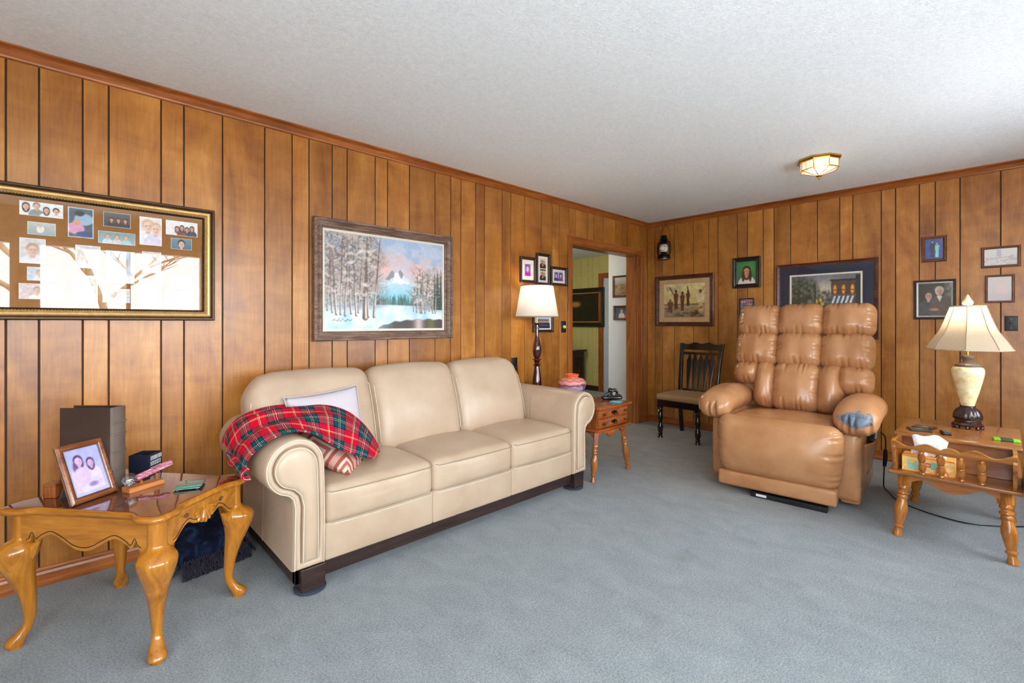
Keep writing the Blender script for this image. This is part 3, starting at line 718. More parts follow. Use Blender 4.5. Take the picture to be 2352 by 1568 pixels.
picture('framed_photo', 'small dark frame with two side-by-side bluish portraits, nearest the doorway', 'photo frame', 'L', -1.69, 1.674, .242, .184, .026, M['frame_dark'], pair(), .024, 'step', (.026, .02), M['mat_white'])
def grp():
    p = Pic(60, 1.3, (206,222,236), 24); [p.person(.2+.18*i, .45, .2, (40,30,26), SK2, (30,30,40)) for i in range(6)]; [p.ell(.2+.15*i, .2, .12, .1, (50,60,110)) for i in range(7)]; return p
picture('framed_photo', 'dark framed group photo half hidden behind the floor lamp shade', 'photo frame', 'L', -1.92, 1.225, .285, .205, .026, M['frame_dark'], grp(), .024, 'step', (.015, .012), M['mat_white'])

# ---- far wall pictures
def camp():
    p = Pic(96, .50/.40, (206,190,140), 31); A = p.asp; p.grad((196,176,120), (220,206,160), .3, 1); p.grad((150,130,104), (176,156,120), 0, .36); p.put(np.clip((p.field(5)-.55)*5, 0, .4)*(p.Y > .6), (150,140,110))
    p.rect(0, A, .36, .40, (110,100,84), .7)
    for (x, y, h) in ((.38, .22, .60), (.58, .2, .56), (.75, .34, .46)): p.figure(x, y, h, (40,26,22), (120,72,52), (124,72,50), (104,66,46), .13)
    p.line(.33, .66, .18, .90, .016, (116,70,50)); p.line(.79, .68, .73, .9, .014, (116,70,50)); p.figure(1.12, .14, .66, (60,50,44), (150,110,86), (216,196,160), (196,170,130), .16); p.figure(.2, .14, .40, (40,26,22), (126,76,54), (130,80,58), (120,74,52), .24)
    for i in range(40): p.ell(p.rng.uniform(.05, A-.05), p.rng.uniform(.05, .3), p.rng.uniform(.03, .1), .025, [(104,80,64), (140,110,84), (90,70,66), (160,136,104)][i % 4], .7, .4)
    p.a = (p.a-150)*1.25+142
    return p.mottle(.12, 16)
picture('art_print', 'brown-framed print of standing figures in a camp above the black chair', 'framed print', 'F', -.479, 1.475, .708, .598, .048, M['frame_red'], camp(), .03, 'step', (.056, .052), M['mat_tan'])
def lady():
    p = Pic(72, .78, (30,110,60), 32); p.put(np.clip(1-np.hypot(p.X-.5, p.Y-.7)*1.3, 0, 1), (50,150,84)); p.person(.39, .36, .38, (70,38,26), (212,146,118), (226,222,222), True); p.ell(.25, .36, .06, .26, (74,40,28), 1, .3); p.ell(.54, .36, .06, .26, (74,40,28), 1, .3); return p.mottle(.1, 12)
picture('framed_photo', 'black stepped frame with a portrait against a green backdrop', 'photo frame', 'F', -1.175, 1.747, .28, .325, .045, M['frame_black'], lady(), .026, 'step')
def choir():
    p = Pic(48, .74, (150,96,110), 33)
    for i in range(12): p.person(.1+.14*(i % 5), .5+.16*(i//5), .12, (40,26,24), SK, [(40,50,110), (60,60,130), (36,36,60)][i % 3])
    return p
picture('framed_photo', 'tiny thin black frame with a group picture just above the recliner back', 'photo frame', 'F', -1.178, 1.376, .150, .197, .012, M['frame_black'], choir(), .016, 'flat')
def street():
    p = Pic(128, .60/.44, (120,122,128), 34); A = p.asp; rg = p.rng
    p.grad((140,136,130), (110,116,130), .3, 1); p.put(np.exp(-((p.X-A*.5)/.3)**2-((p.Y-.7)/.2)**2), (212,200,178))
    g = p.field(18, 3)
    for (x, y, rx, ry) in ((.12,.62,.22,.4), (.30,.55,.18,.36), (.02,.5,.18,.3), (.5,.5,.07,.2), (.56,.42,.05,.26), (.45,.40,.08,.2)): p.put(p.soft(np.sqrt(((p.X-A*x)/(rx*A*.8))**2+((p.Y-y)/ry)**2)-1, .35)*np.clip(g*2-.35, 0, 1), (56,66,50))
    p.rect(0, A, 0, .30, (50,52,60)); p.rect(A*.595, A*.96, .20, .88, (86,62,58)); p.rect(A*.58, A*.97, .87, .90, (50,38,38)); p.rect(A*.935, A, .2, .97, (40,44,46))
    for x in (.65, .77, .89): p.ell(A*x, .70, .035, .09, (232,160,50)); p.rect(A*x-.045, A*x+.045, .685, .70, (70,50,46))
    p.rect(A*.60, A*.94, .56, .60, (110,90,84))
    for k in range(10):
        x0 = A*(.62+.031*k); p.poly([(x0, .57), (x0+.02, .57), (x0-.03-.0, .43), (x0-.055, .43)], (226,226,226) if k % 2 else (70,96,116)); p.poly([(x0+.02, .57), (x0+.042, .57), (x0-.008, .43), (x0-.03, .43)], (60,84,104) if k % 2 else (226,226,226))
    for x in (.68, .78, .87): p.rect(A*x-.055, A*x+.055, .27, .40, (236,150,60)); p.ell(A*x, .34, .04, .04, (250,206,110))
    p.grad((70,64,66), (96,84,76), 0, .14); p.rect(A*.4, A*.62, .18, .26, (60,30,28))
    for (x, y) in ((.08,.34), (.18,.40), (.44,.5), (.47,.42), (.38,.47)): p.ell(A*x, y, .035, .04, (240,180,70), .9, .8)
    p.line(A*.36, .2, A*.36, .8, .012, (30,32,32)); p.poly([(A*.34,.78), (A*.38,.78), (A*.36,.86)], (60,58,50)); p.line(0, .2, A*.45, .24, .008, (150,150,146), .7)
    for (x, c) in ((.60, (40,40,50)), (.79, (110,160,206)), (.85, (60,50,50))): p.figure(A*x, .14, .2, (40,30,30), SK2, c, c, .16)
    return p.mottle(.14, 26)
picture('art_print', 'large navy-matted evening street print with striped awning behind the recliner', 'framed print', 'F', -1.88, 1.43, .822, .73, .032, M['frame_red'], street(), .026, 'scoop', (.086, .08), M['mat_navy'], (.014, M['linen']))
def prom():
    p = Pic(56, .78, (60,74,150), 35); p.mottle(.25, 5); p.figure(.32, .1, .82, (60,40,30), SK, (26,26,34), (30,30,40), .15); p.figure(.52, .08, .74, (120,80,50), SK, (130,210,214), (140,216,220), .14); return p
picture('framed_photo', 'small brown frame with a dancing couple on a blue backdrop, highest on the right', 'photo frame', 'F', -2.655, 1.826, .158, .214, .024, M['frame_brown'], prom(), .018, 'round')
def elders():
    p = Pic(80, .82, (52,44,38), 36); p.mottle(.3, 6); p.put(np.clip((p.X-.6)*5, 0, 1)*np.clip((p.Y-.3)*3, 0, 1)*p.field(10), (206,222,206))  # greenish-white window glare painted into the right side of the picture
    p.person(.26, .5, .24, (60,54,52), (206,164,144), (62,66,72)); p.person(.53, .62, .25, (176,172,166), (200,158,136), (84,70,62)); p.poly([(.47,.6), (.60,.6), (.54,.42)], (226,222,212)); p.ell(.40, .19, .12, .04, (176,130,108), .9, .5); return p.mottle(.2, 9)
picture('framed_photo', 'dark frame with silver inner edge around an older couple beside the table lamp', 'photo frame', 'F', -2.658, 1.407, .262, .328, .018, M['frame_dark'], elders(), .022, 'round', 0, None, (.012, M['grey_metal']))
def sketch(seed, asp):
    p = Pic(60, asp, (220,216,214), seed); p.put(np.clip((p.field(9)-.5)*4, 0, .5)*(p.Y < .6), (176,170,184)); return p
s1 = sketch(37, 1.32); s1.rect(.5, .68, .55, .95, (176,168,190), .7); s1.line(.1, .4, 1.2, .5, .02, (170,164,180), .6)
picture('framed_photo', 'wide brown frame with a pale washed-out picture, upper of the right-hand pair', 'photo frame', 'F', -3.037, 1.722, .212, .162, .018, M['frame_brown'], s1, .02, 'round')
s2 = sketch(38, .74); s2.grad((206,196,196), (220,216,214)); s2.ell(.45, .5, .2, .28, (232,206,204), .8, .6); s2.ell(.4, .1, .35, .2, (212,196,202), .8, .5)  # portrait drawn in pale tones throughout
picture('framed_photo', 'upright brown frame with a pale portrait, above the black wall plate', 'photo frame', 'F', -3.032, 1.476, .160, .216, .016, M['frame_brown'], s2, .02, 'round')

# ---- wall plates
def plate(name, label, cat, wall, c, z, w, h, mat):
    t = thing(name, label, cat, (c, -.0, z) if wall == 'L' else (0, c, z), LW if wall == 'L' else FW)
    MB().rbox(w/2, .004, h/2, .003, seg=2, mid=1, c=(0, -.004, 0)).build('plate', mat, t)
    return t
t = plate('dimmer_switch', 'black wall plate with a round ivory dimmer knob beside the doorway', 'switch', 'L', -1.609, 1.174, .07, .115, M['black'])
MB().lathe([(.017, 0), (.017, .012), (.014, .016), (.001, .016)], 20, T(0, -.008, 0, R(90))).build('knob', plain('ivory_knob', srgb(226, 214, 160), .4), t)
t = plate('wall_outlet', 'black wall outlet with a lamp plug behind the sofa end', 'outlet', 'L', -2.297, .84, .072, .118, M['black'])
for z in (.024, -.024): MB().rbox(.016, .003, .014, .003, seg=2, mid=1, c=(0, -.009, z)).build('socket', M['frame_black'], t)
MB().rbox(.012, .012, .012, .003, seg=2, mid=1, c=(.004, -.02, -.024)).build('plug', M['black'], t)
t = plate('wall_jack', 'black square wall plate at the right edge of the far wall', 'wall plate', 'F', -3.093, 1.208, .07, .115, M['black'])
MB().rbox(.009, .003, .009, .002, seg=2, mid=1, c=(0, -.009, 0)).build('jack', M['frame_black'], t)
for z in (.035, -.035): MB().lathe([(.0035, 0), (.0035, .002), (.001, .0025)], 8, T(0, -.008, z, R(90))).build('screw', M['grey_metal'], t)
# ------------------------------------------------------------------ sofa
SX, SY = -3.475, -.5
sofa = thing('leather_sofa', 'three-seat cream leather sofa with rolled arms along the panelled wall', 'sofa', (SX, SY, 0))
def arm_outline(n=40):
    """left arm section in xz, counter-clockwise, local to the sofa centre"""
    xi, xo, cx, cz, r = -.895, -1.045, -1.020, .575, .128
    P = [(xi+.0, .115), (xi+.004, .30), (xi+.002, .46), (xi, .55)]
    for k in range(1, 33):
        a = R(0 + 238*k/32); P.append((cx-.003+r*math.cos(a)*(1.0 if math.cos(a) < 0 else .98), cz+r*math.sin(a)))
    P += [(xo-.012, .452), (xo+.004, .435), (xo+.012, .40), (xo+.010, .30), (xo+.008, .115)]
    return P
AO = arm_outline()
def arm(sgn):
    O = [(sgn*p[0], p[1]) for p in AO]
    if sgn < 0: O = [(-p[0], p[1]) for p in AO]
    else: O = list(AO)
    if sgn < 0: O = list(reversed(O))
    m = MB()
    rr = [[(p[0], .40, p[1]) for p in O], [(p[0], -.395, p[1]) for p in O]]
    for (d, y) in ((.004, -.412), (.012, -.424), (.022, -.427), (.030, -.420), (.034, -.405)): rr.append([(p[0], y, p[1]) for p in offset_poly(O, d)])
    a = m.rings(rr, True, True).build('armrest', M['sofa'], sofa, angle=60)
    f = MB(); rr = []
    for (d, y) in ((.036, -.402), (.037, -.424), (.042, -.434), (.052, -.440), (.062, -.444)): rr.append([(p[0], y, p[1]) for p in offset_poly(O, d)])
    f.rings(rr, True, True).build('front_panel', M['sofa'], a, angle=60)
    for (d, y, r) in ((.008, -.419, .0026), (.040, -.431, .0024)):
        q = offset_poly(O, d); MB().tube([(p[0], y, p[1]) for p in q], r, 6).build('piping', M['stitch'], a)
    # side seam on the outside and the seam across the roll
    q = [(p[0]+ (-.001 if p[0] < 0 else .001)*1, .02, p[1]) for p in offset_poly(O, -.001)[3:]]
    MB().tube(q, .0022, 5).build('seam', M['seam'], a)
    return a
arm(1); arm(-1)
# base: fronts of three panels, side rails, back
for k in range(3):
    x0 = -.893+k*.5953; x1 = x0+.5953
    MB().rbox(.2985, .03, .088, .012, (0, .008, 0), 2, 4, c=((x0+x1)/2, -.372, .198)).build('front_apron', M['sofa'], sofa)
MB().box(-.90, .90, -.34, .36, .12, .27).build('seat_deck', M['sofa'], sofa, smooth=False)
MB().rbox(1.0, .07, .36, .05, (0, .02, .01), 3, 6, c=(0, .345, .48)).build('back_frame', M['sofa'], sofa)
MB().box(-1.02, 1.02, -.39, -.36, .045, .112).box(-1.02, -.99, -.39, .40, .045, .112).box(.99, 1.02, -.39, .40, .045, .112).build('plinth_rail', M['espresso'], sofa, smooth=False, bevel=.003)
for sx in (-1, 1):
    for (y0, y1) in ((-.425, -.325), (.31, .40)):
        MB().prism([(sx*q, w) for q, w in ((.898, .016), (1.000, .016), (1.006, .118), (.896, .118))], y0, y1, 'y').build('leg', M['espresso'], sofa, smooth=False, bevel=.003)
# seat cushions
def seat_fn(q):
    z = q.z; y = q.y
    if z > 0: z -= .012*max(0, (-y-.10)/.2)**2
    return (q.x, y, z)
for k in range(3):
    cx = -.893+.5953*(k+.5)
    c = MB().rbox(.2970, .285, .095, .038, (.004, .022, .026), 4, 8, seat_fn, c=(cx, -.125, .367)).build('seat_cushion', M['sofa'], sofa, angle=70)
    y = -.421; pts = [(cx-.287, y+.012, .436)] + [(cx-.27+.54*i/10, y-.004-.014*(1-((i-5)/5)**2), .434-.003*abs(i-5)/5) for i in range(11)] + [(cx+.287, y+.012, .436)]
    MB().tube(pts, .0022, 5).build('seam', M['seam'], c)
    pts = [(cx-.285, y+.012, .283)] + [(cx-.27+.54*i/10, y-.004-.010*(1-((i-5)/5)**2), .283) for i in range(11)] + [(cx+.285, y+.012, .283)]
    MB().tube(pts, .003, 5).build('welt', M['stitch'], c)
# back cushions, leaning
for k, (x0, x1) in enumerate(((-1.08, -.392), (-.388, .238), (.242, .872))):
    hx = (x1-x0)/2; cx = (x0+x1)/2
    def fn(q, k=k, hx=hx):
        x, y, z = q
        t = (z+.27)/.54
        if k == 0 and x < 0: z -= .075*max(0, (-x/hx-.62)/.38)**2*max(0, z/.27)
        if k == 2 and x > 0:
            z -= .075*max(0, (x/hx-.62)/.38)**2*max(0, z/.27)
        if k == 0 and t < .45: x = max(x, -hx+.03)
        y += -.02*math.sin(math.pi*min(1, max(0, t)))
        return (x, y, z)
    c = MB().rbox(hx, .105, .275, .075, (.006, .035, .02), 5, 8, fn, M=T(cx, .185, .655, R(-17))).build('back_cushion', M['sofa'], sofa, angle=70)
    Mx = T(cx, .185, .655, R(-17)); P = []
    for i in range(33):
        a = i/32
        if a < .25: p = (-hx+.012, -.085, -.2+a/.25*.36)
        elif a < .75:
            s = (a-.25)/.5; p = (-hx+.03+(2*hx-.06)*s, -.070, .262-.05*(abs(2*s-1)**6))
        else: p = (hx-.012, -.085, .16-(a-.75)/.25*.36)
        q = fn(Vector(p)); P.append(tuple(Mx @ Vector(q)))
    MB().tube(P, .0024, 5).build('piping', M['stitch'], c)
# sliders under the front feet
for sx, lab in ((-1, 'round dark furniture slider disc under the near sofa foot'), (1, 'round dark furniture slider disc under the far sofa foot by the drawer table')):
    t = thing('furniture_slider', lab, 'slider', (SX+sx*.948, SY-.375, 0), 0)
    MB().lathe([(.062, 0), (.070, .004), (.070, .012), (.064, .0155), (.001, .0155)], 28).build('cup', plain('slider_plastic', srgb(54, 60, 74), .35), t)

# ------------------------------------------------------------------ pillows and blanket
def pillow(name, label, w, h, th, mat, mtx, n=22, sag=.06, wrinkle=.006, seed=1):
    m = MB(); rg = random.Random(seed); ph = [rg.uniform(0, 6) for _ in range(4)]
    def P(u, v, sg):
        x, y = 2*u-1, 2*v-1
        e = ((1-abs(x)**2.4)*(1-abs(y)**2.4)); t = th/2*max(0, e)**.55
        px = x*w/2*(1-sag*(1-abs(x))*0-sag*(1-y*y)*abs(x)); pz = y*h/2*(1-sag*(1-x*x)*abs(y))
        wr = wrinkle*math.sin(5*x+7*y*y+ph[0])*math.sin(6*y-3*x+ph[1])*e
        return (px, sg*t + wr, pz)
    m.grid(n, n, lambda u, v: P(u, v, -1)); m.grid(n, n, lambda u, v: P(1-u, v, 1))
    me_t = thing(name, label, 'pillow', (0, 0, 0))
    me_t.matrix_world = mtx
    o = m.build('cover', mat, me_t, angle=80)
    bm = bmesh.new(); bm.from_mesh(o.data); bmesh.ops.remove_doubles(bm, verts=bm.verts, dist=.0008); bmesh.ops.recalc_face_normals(bm, faces=bm.faces); bm.to_mesh(o.data); bm.free()
    edge = [P(i/20, 0, 1) for i in range(21)] + [P(1, i/20, 1) for i in range(1, 21)] + [P(1-i/20, 1, 1) for i in range(1, 21)] + [P(0, 1-i/20, 1) for i in range(1, 21)]
    MB().tube([(p[0], 0, p[2]) for p in edge], .0028, 5).build('edge_seam', mat, me_t)
    return me_t
M['grey_cotton'] = plain('lavender_grey_cotton', srgb(196, 188, 194), .9, nscale=260, bump=.15)
pillow('throw_pillow', 'plain pale lavender-grey throw pillow leaning on the sofa back', .41, .40, .13, M['grey_cotton'], T(-4.185, -.50, .640, R(-15), R(-4), R(3)), seed=4)
def geo_fabric():
    n = NT('terracotta_geometric_weave'); v = n.coord('Object', (1/.2, 1, 1/.2))
    s = n.node('ShaderNodeSeparateXYZ'); n.link(v, s.inputs[0])
    fx = n.math('ABSOLUTE', n.math('SUBTRACT', n.math('FRACT', n.math('ADD', s.outputs['X'], .5)), .5)); fz = n.math('ABSOLUTE', n.math('SUBTRACT', n.math('FRACT', n.math('ADD', s.outputs['Z'], .5)), .5))
    d = n.math('MAXIMUM', fx, fz)
    col = n.ramp(d, [(0, srgb(150, 74, 56)), (.10, srgb(216, 186, 170)), (.18, srgb(176, 104, 88)), (.26, srgb(224, 200, 186)), (.33, srgb(168, 88, 70)), (.42, srgb(206, 160, 146))], 'CONSTANT')
    f = n.noise(n.coord('Object'), 300, 2)
    return n.set(col, .9, 0, n.bump(f, .3, .001), .2)
e1 = Vector((.74, .673, 0)).normalized(); e2 = Vector((-.60, .66, .46)).normalized(); e3 = e2.cross(e1); Mp = Matrix((e1, e3, e2)).transposed().to_4x4(); Mp.translation = Vector((-4.235, -.845, .480)) + e1*.185 + e2*.185
pillow('throw_pillow', 'terracotta and cream geometric throw pillow tucked under the plaid blanket', .40, .40, .15, geo_fabric(), Mp, seed=9, wrinkle=.004)

def tartan():
    n = NT('red_tartan_fleece'); tc = n.node('ShaderNodeTexCoord'); s = n.node('ShaderNodeSeparateXYZ'); n.link(tc.outputs['UV'], s.inputs[0])
    RED, GRN, NVY, BLK, WHT, YEL = srgb(202, 12, 44), srgb(8, 76, 80), srgb(16, 30, 62), srgb(26, 22, 26), srgb(226, 220, 214), srgb(226, 190, 90)
    def sett(u):
        f = n.math('FRACT', u)
        return n.ramp(f, [(0, RED), (.17, YEL), (.185, RED), (.21, WHT), (.23, RED), (.40, NVY), (.45, GRN), (.58, BLK), (.61, WHT), (.625, BLK), (.67, WHT), (.685, BLK), (.71, GRN), (.84, NVY), (.89, RED)], 'CONSTANT')
    a = sett(n.math('MULTIPLY', s.outputs['X'], 1.0)); b = sett(n.math('MULTIPLY', s.outputs['Y'], 1.0))
    # twill: alternate threads show warp and weft
    tw = n.math('FRACT', n.math('MULTIPLY', n.math('ADD', s.outputs['X'], s.outputs['Y']), 17.0))
    col = n.mix(n.math('GREATER_THAN', tw, .5), a, b)
    f = n.noise(n.coord('Object'), 420, 3)
    return n.set(col, .95, 0, n.bump(f, .5, .003), .1)
M['tartan'] = tartan()
fr = [(-4.655, -.80, .545), (-4.662, -.825, .61), (-4.628, -.85, .668), (-4.57, -.872, .712), (-4.49, -.880, .726), (-4.42, -.902, .698), (-4.35, -.902, .644), (-4.275, -.888, .592), (-4.18, -.86, .548), (-4.075, -.81, .500)]
md = [(-4.668, -.62, .565), (-4.672, -.62, .64), (-4.635, -.63, .70), (-4.57, -.64, .735), (-4.47, -.66, .752), (-4.37, -.67, .745), (-4.27, -.68, .732), (-4.17, -.68, .692), (-4.075, -.69, .618), (-4.00, -.71, .505)]
bk = [(-4.672, -.46, .63), (-4.655, -.45, .68), (-4.61, -.43, .722), (-4.54, -.42, .750), (-4.44, -.425, .770), (-4.33, -.43, .770), (-4.21, -.45, .762), (-4.09, -.49, .710), (-4.005, -.56, .612), (-3.955, -.625, .500)]
rows = [spline(q, 6) for q in (fr, md, bk)]
NU, NV = 72, 34
def rowpt(i, t):
    a, b, c = (np.array(r[i]) for r in rows)
    return a*(1-t)*(1-2*t) + b*4*t*(1-t) + c*t*(2*t-1)
arr = np.zeros((NV, NU, 3)); L = len(rows[0])-1
for j in range(NV):
    for i in range(NU):
        s = i/(NU-1)*L; k = min(int(s), L-1); w = s-k; t = j/(NV-1)
        p = rowpt(k, t)*(1-w)+rowpt(k+1, t)*w
        u = i/(NU-1)
        p[2] += .014*math.sin(9*t+5*u)*math.sin(math.pi*t)*(1-u*.3) + .010*math.sin(16*t-7*u)*math.sin(math.pi*u)
        p[1] += .018*math.sin(11*u+2*t)*(1-abs(2*t-1))*0 + .02*math.sin(9*u)*(1 if j == 0 else 1-t)*(.4)
        if u < .16: p[0] += -.010*math.sin(14*t)*(1-u/.16)
        arr[j, i] = p
m = MB(); m.v = [tuple(q) for q in arr.reshape(-1, 3)]; m.f = [(j*NU+i, j*NU+i+1, (j+1)*NU+i+1, (j+1)*NU+i) for j in range(NV-1) for i in range(NU-1)]
bl = thing('plaid_blanket', 'red, green and navy tartan fleece blanket draped over the sofa arm', 'blanket', (-4.4, -.65, .49))
def uv_cloth(m, name, parent, su, sv, ou=0, ov=0, solid=.012, nu=NU, nv=NV):
    o = m.build(name, M['tartan'], parent, angle=80)
    uv = o.data.uv_layers.new(name='UVMap')
    for lp in o.data.loops:
        i = lp.vertex_index; uv.data[lp.index].uv = (ou+su*(i % nu)/(nu-1), ov+sv*(i//nu)/(nv-1))
    md_ = o.modifiers.new('thickness', 'SOLIDIFY'); md_.thickness = solid; md_.offset = 1
    sb = o.modifiers.new('subsurf', 'SUBSURF'); sb.levels = 1; sb.render_levels = 1
    return o
m.v = [(p[0]+4.4, p[1]+.65, p[2]-.49) for p in m.v]
uv_cloth(m, 'fleece', bl, 6.2, 2.9, .1, .55)
# hanging end folded under itself at the outer side of the arm
m = MB(); nu, nv = 20, 16
def fold(u, v):
    a = u*math.pi*1.1
    x = -4.668-.024*math.sin(a)-.012*v; y = -.845+.235*v+.02*math.sin(5*u); z = .592-.050*math.sin(a*.55)*(1-.55*v)+.035*v
    return (x+4.4, y+.65, z-.49)
m.grid(nu, nv, fold)
uv_cloth(m, 'hanging_fold', bl, 1.5, 1.6, .2, .2, .010, nu, nv)
# ------------------------------------------------------------------ cabriole-leg side table (front left)
TA = math.atan2(-.775, .633)                        # local +x runs along the long side that faces the camera's left
t1 = thing('cabriole_table', 'honey wood side table with cabriole legs, scalloped apron and glossy reddish top', 'table', (-5.02, -.615, 0), TA)
HX, HY, TZ = .336, .246, .53
def lobed(hx, hy, inset, rc, n=26):
    """outline with lobed corners and hollowed sides"""
    P = []
    def side(L, fixed, flip):
        out = []
        for k in range(n+1):
            t = -1+2*k/n; d = L*(1-abs(t))
            s = min(1, max(0, (d-.050)/.055)); s = s*s*(3-2*s)
            bow = .010*math.cos(t*math.pi/2)
            out.append((t, inset*s-bow*s*.5))
        return out
    def corner(cx, cy, a0):
        return [(cx+rc*math.cos(R(a0+90*k/6)), cy+rc*math.sin(R(a0+90*k/6))) for k in range(7)]
    lx, ly = hx-rc, hy-rc
    for (t, i) in side(lx, 0, 0)[1:-1]: P.append((t*lx, -hy+i))
    P += corner(lx, -ly, -90)
    for (t, i) in side(ly, 0, 0)[1:-1]: P.append((hx-i, t*ly))
    P += corner(lx, ly, 0)
    for (t, i) in side(lx, 0, 0)[1:-1]: P.append((-t*lx, hy-i))
    P += corner(-lx, ly, 90)
    for (t, i) in side(ly, 0, 0)[1:-1]: P.append((-hx+i, -t*ly))
    P += corner(-lx, -ly, 180)
    return P
O = lobed(HX, HY, .030, .036)
rr = []
for (d, z) in ((.014, .503), (.004, .505), (0, .511), (-.001, .517), (.002, .523), (.008, .5275), (.012, .5285)): rr.append([(p[0], p[1], z) for p in offset_poly(O, d)])
MB().rings(rr, True, True).build('table_top', M['honey_x'], t1, angle=50)
rr = [[(p[0], p[1], z) for p in offset_poly(O, d)] for (d, z) in ((.013, .526), (.013, .5298), (.0145, .53))]
MB().rings(rr, True, True).build('veneer_panel', M['veneer'], t1, angle=30)
LXp, LYp = .279, .189                                # leg post centres
def apron_curve(L):
    """lower edge of the scalloped apron for x in -L..L"""
    pts = [(-1, .392), (-.86, .398), (-.80, .425), (-.74, .400), (-.66, .415), (-.50, .432), (-.33, .415), (-.15, .388), (0, .380)]
    full = pts + [(-a, b) for a, b in reversed(pts[:-1])]
    return spline([(a*L, b) for a, b in full], 4)
def apron(L, off, axis, carved):
    low = apron_curve(L)
    if carved:
        pts = [(-1, .392), (-.78, .398), (-.70, .410), (-.55, .436), (-.42, .445), (-.30, .432), (-.16, .424), (0, .418)]
        low = spline([(a*L, b) for a, b in pts + [(-a, b) for a, b in reversed(pts[:-1])]], 4)
    out = low + [(L, .505), (-L, .505)]
    m = MB(); a = m.prism(out, off-.009, off+.009, 'y')
    if axis == 'y': m.v = [(-p[1], p[0], p[2]) for p in m.v]
    o = m.build('apron', M['honey_x'], t1, smooth=False, bevel=.002)
    s = -1 if off < 0 else 1
    ln = [(p[0], off+s*.0095, p[1]+.014) for p in low[3:-3]]
    if axis == 'y': ln = [(-p[1], p[0], p[2]) for p in ln]
    MB().tube(ln, .0016, 5).build('carved_line', M['groove'], o)
    if carved:
        mm = MB()
        for k in range(9):
            a = R(200+140*k/8); L0, L1 = .014, .070-.014*abs(k-4)/4
            p0 = (math.cos(a)*L0, off+s*.010, .480+math.sin(a)*L0*.8); p1 = (math.cos(a)*L1*1.0, off+s*.014, .482+math.sin(a)*L1*.95)
            pts = [tuple(np.array(p0)*(1-i/5)+np.array(p1)*(i/5)) for i in range(6)]; rad = [.003, .005, .0065, .0080, .0090, .005]
            if axis == 'y': pts = [(-p[1], p[0], p[2]) for p in pts]
            mm.tube(pts, rad, 7)
        mm.build('shell_carving', M['honey'], o)
        for sg in (-1, 1):
            c = [(sg*(.088+.012*math.cos(q*.5)*(1-q/26)), off+s*.0095, .474+.010*math.sin(q*.5)*(1-q/26)) for q in range(24)]
            if axis == 'y': c = [(-p[1], p[0], p[2]) for p in c]
            MB().tube(c, .0014, 5).build('scroll_carving', M['groove'], o)
    return o
apron(LXp-.012, -LYp-.016, 'x', False); apron(LXp-.012, LYp+.016, 'x', False)
apron(LYp-.010, -LXp-.016, 'y', True); apron(LYp-.010, LXp+.016, 'y', True)
for sx in (-1, 1):
    for sy in (-1, 1):
        d = Vector((sx, sy, 0)).normalized()
        m = MB()
        key = [(.505, .0, .030), (.43, .0, .031), (.405, .003, .033), (.390, .010, .050), (.365, .020, .063), (.325, .020, .056), (.27, .010, .041), (.20, -.006, .0275), (.13, -.014, .0195), (.085, -.012, .0165), (.055, .002, .021), (.035, .018, .027), (.020, .026, .029), (.012, .026, .027), (.010, .024, .022), (0, .022, .022)]
        q = spline(key, 4)
        rr = []
        for (z, o_, r_) in q:
            c = Vector((sx*LXp, sy*LYp, z)) + d*o_
            ring = []
            for k in range(16):
                a = 2*math.pi*k/16
                ring.append((c.x+r_*math.cos(a), c.y+r_*math.sin(a), z))
            rr.append(ring)
        lg = m.rings(rr, True, True).build('leg', M['honey'], t1, angle=60)
        # pointed knee brackets on both sides
        for (ax, ay) in ((-sx, 0), (0, -sy)):
            b = MB(); e = Vector((ax, ay, 0)); pts = []
            for i in range(7):
                s = i/6; c = Vector((sx*LXp, sy*LYp, .385-.055*(1-s)**1.5+.012*s)) + e*(.02+.055*s) + d*.004
                pts.append(tuple(c))
            b.tube(pts, [.024, .023, .020, .016, .012, .008, .003], 8).build('knee_bracket', M['honey'], lg)
        if sx*sy < 0 or True:
            c = Vector((sx*LXp, sy*LYp, .396)); MB().tube([(c.x+.0335*math.cos(2*math.pi*k/20), c.y+.0335*math.sin(2*math.pi*k/20), .398) for k in range(21)], .0016, 5).build('carved_ring', M['groove'], lg)

# ---- things standing on it
ZT = TZ+.0002
RZ = R(-43.47)                                       # square to the room's diagonal, as the album and cup stand
al = thing('photo_album', 'tall dark brown leather album standing upright on the side table', 'album', (-5.15, -.465, ZT), RZ)
M['album'] = leather('album_brown_leather', srgb(66, 46, 36), srgb(54, 37, 29), .42, .2, 420)
M['album_spine'] = leather('album_spine_leather', srgb(110, 98, 88), srgb(94, 82, 73), .36, .2, 420)
w, h, d = .212, .335, .066
m = MB().box(-w/2, w/2-.004, -d/2, -d/2+.006, 0, h).build('cover', M['album'], al, smooth=False, bevel=.002)
MB().box(-w/2, w/2-.004, d/2-.006, d/2, 0, h).build('cover', M['album'], al, smooth=False, bevel=.002)
MB().box(-w/2+.006, w/2-.008, -d/2+.006, d/2-.006, .006, h-.012).build('pages', plain('cream_page_edges', srgb(206, 198, 178), .9, nscale=200), al, smooth=False)
sp = MB().prism([(w/2-.006, -d/2), (w/2+.004, -d/2+.003), (w/2+.009, -d/4), (w/2+.010, 0), (w/2+.009, d/4), (w/2+.004, d/2-.003), (w/2-.006, d/2)], 0, h, 'z').build('spine', M['album_spine'], al)
for z in (.085, .155, .225, .275):
    MB().tube([(w/2-.002, -d/2-.001, z), (w/2+.006, -d/2+.003, z), (w/2+.0105, -d/4, z), (w/2+.0115, 0, z), (w/2+.0105, d/4, z), (w/2+.006, d/2-.003, z)], .004, 6).build('raised_band', M['album_spine'], sp)

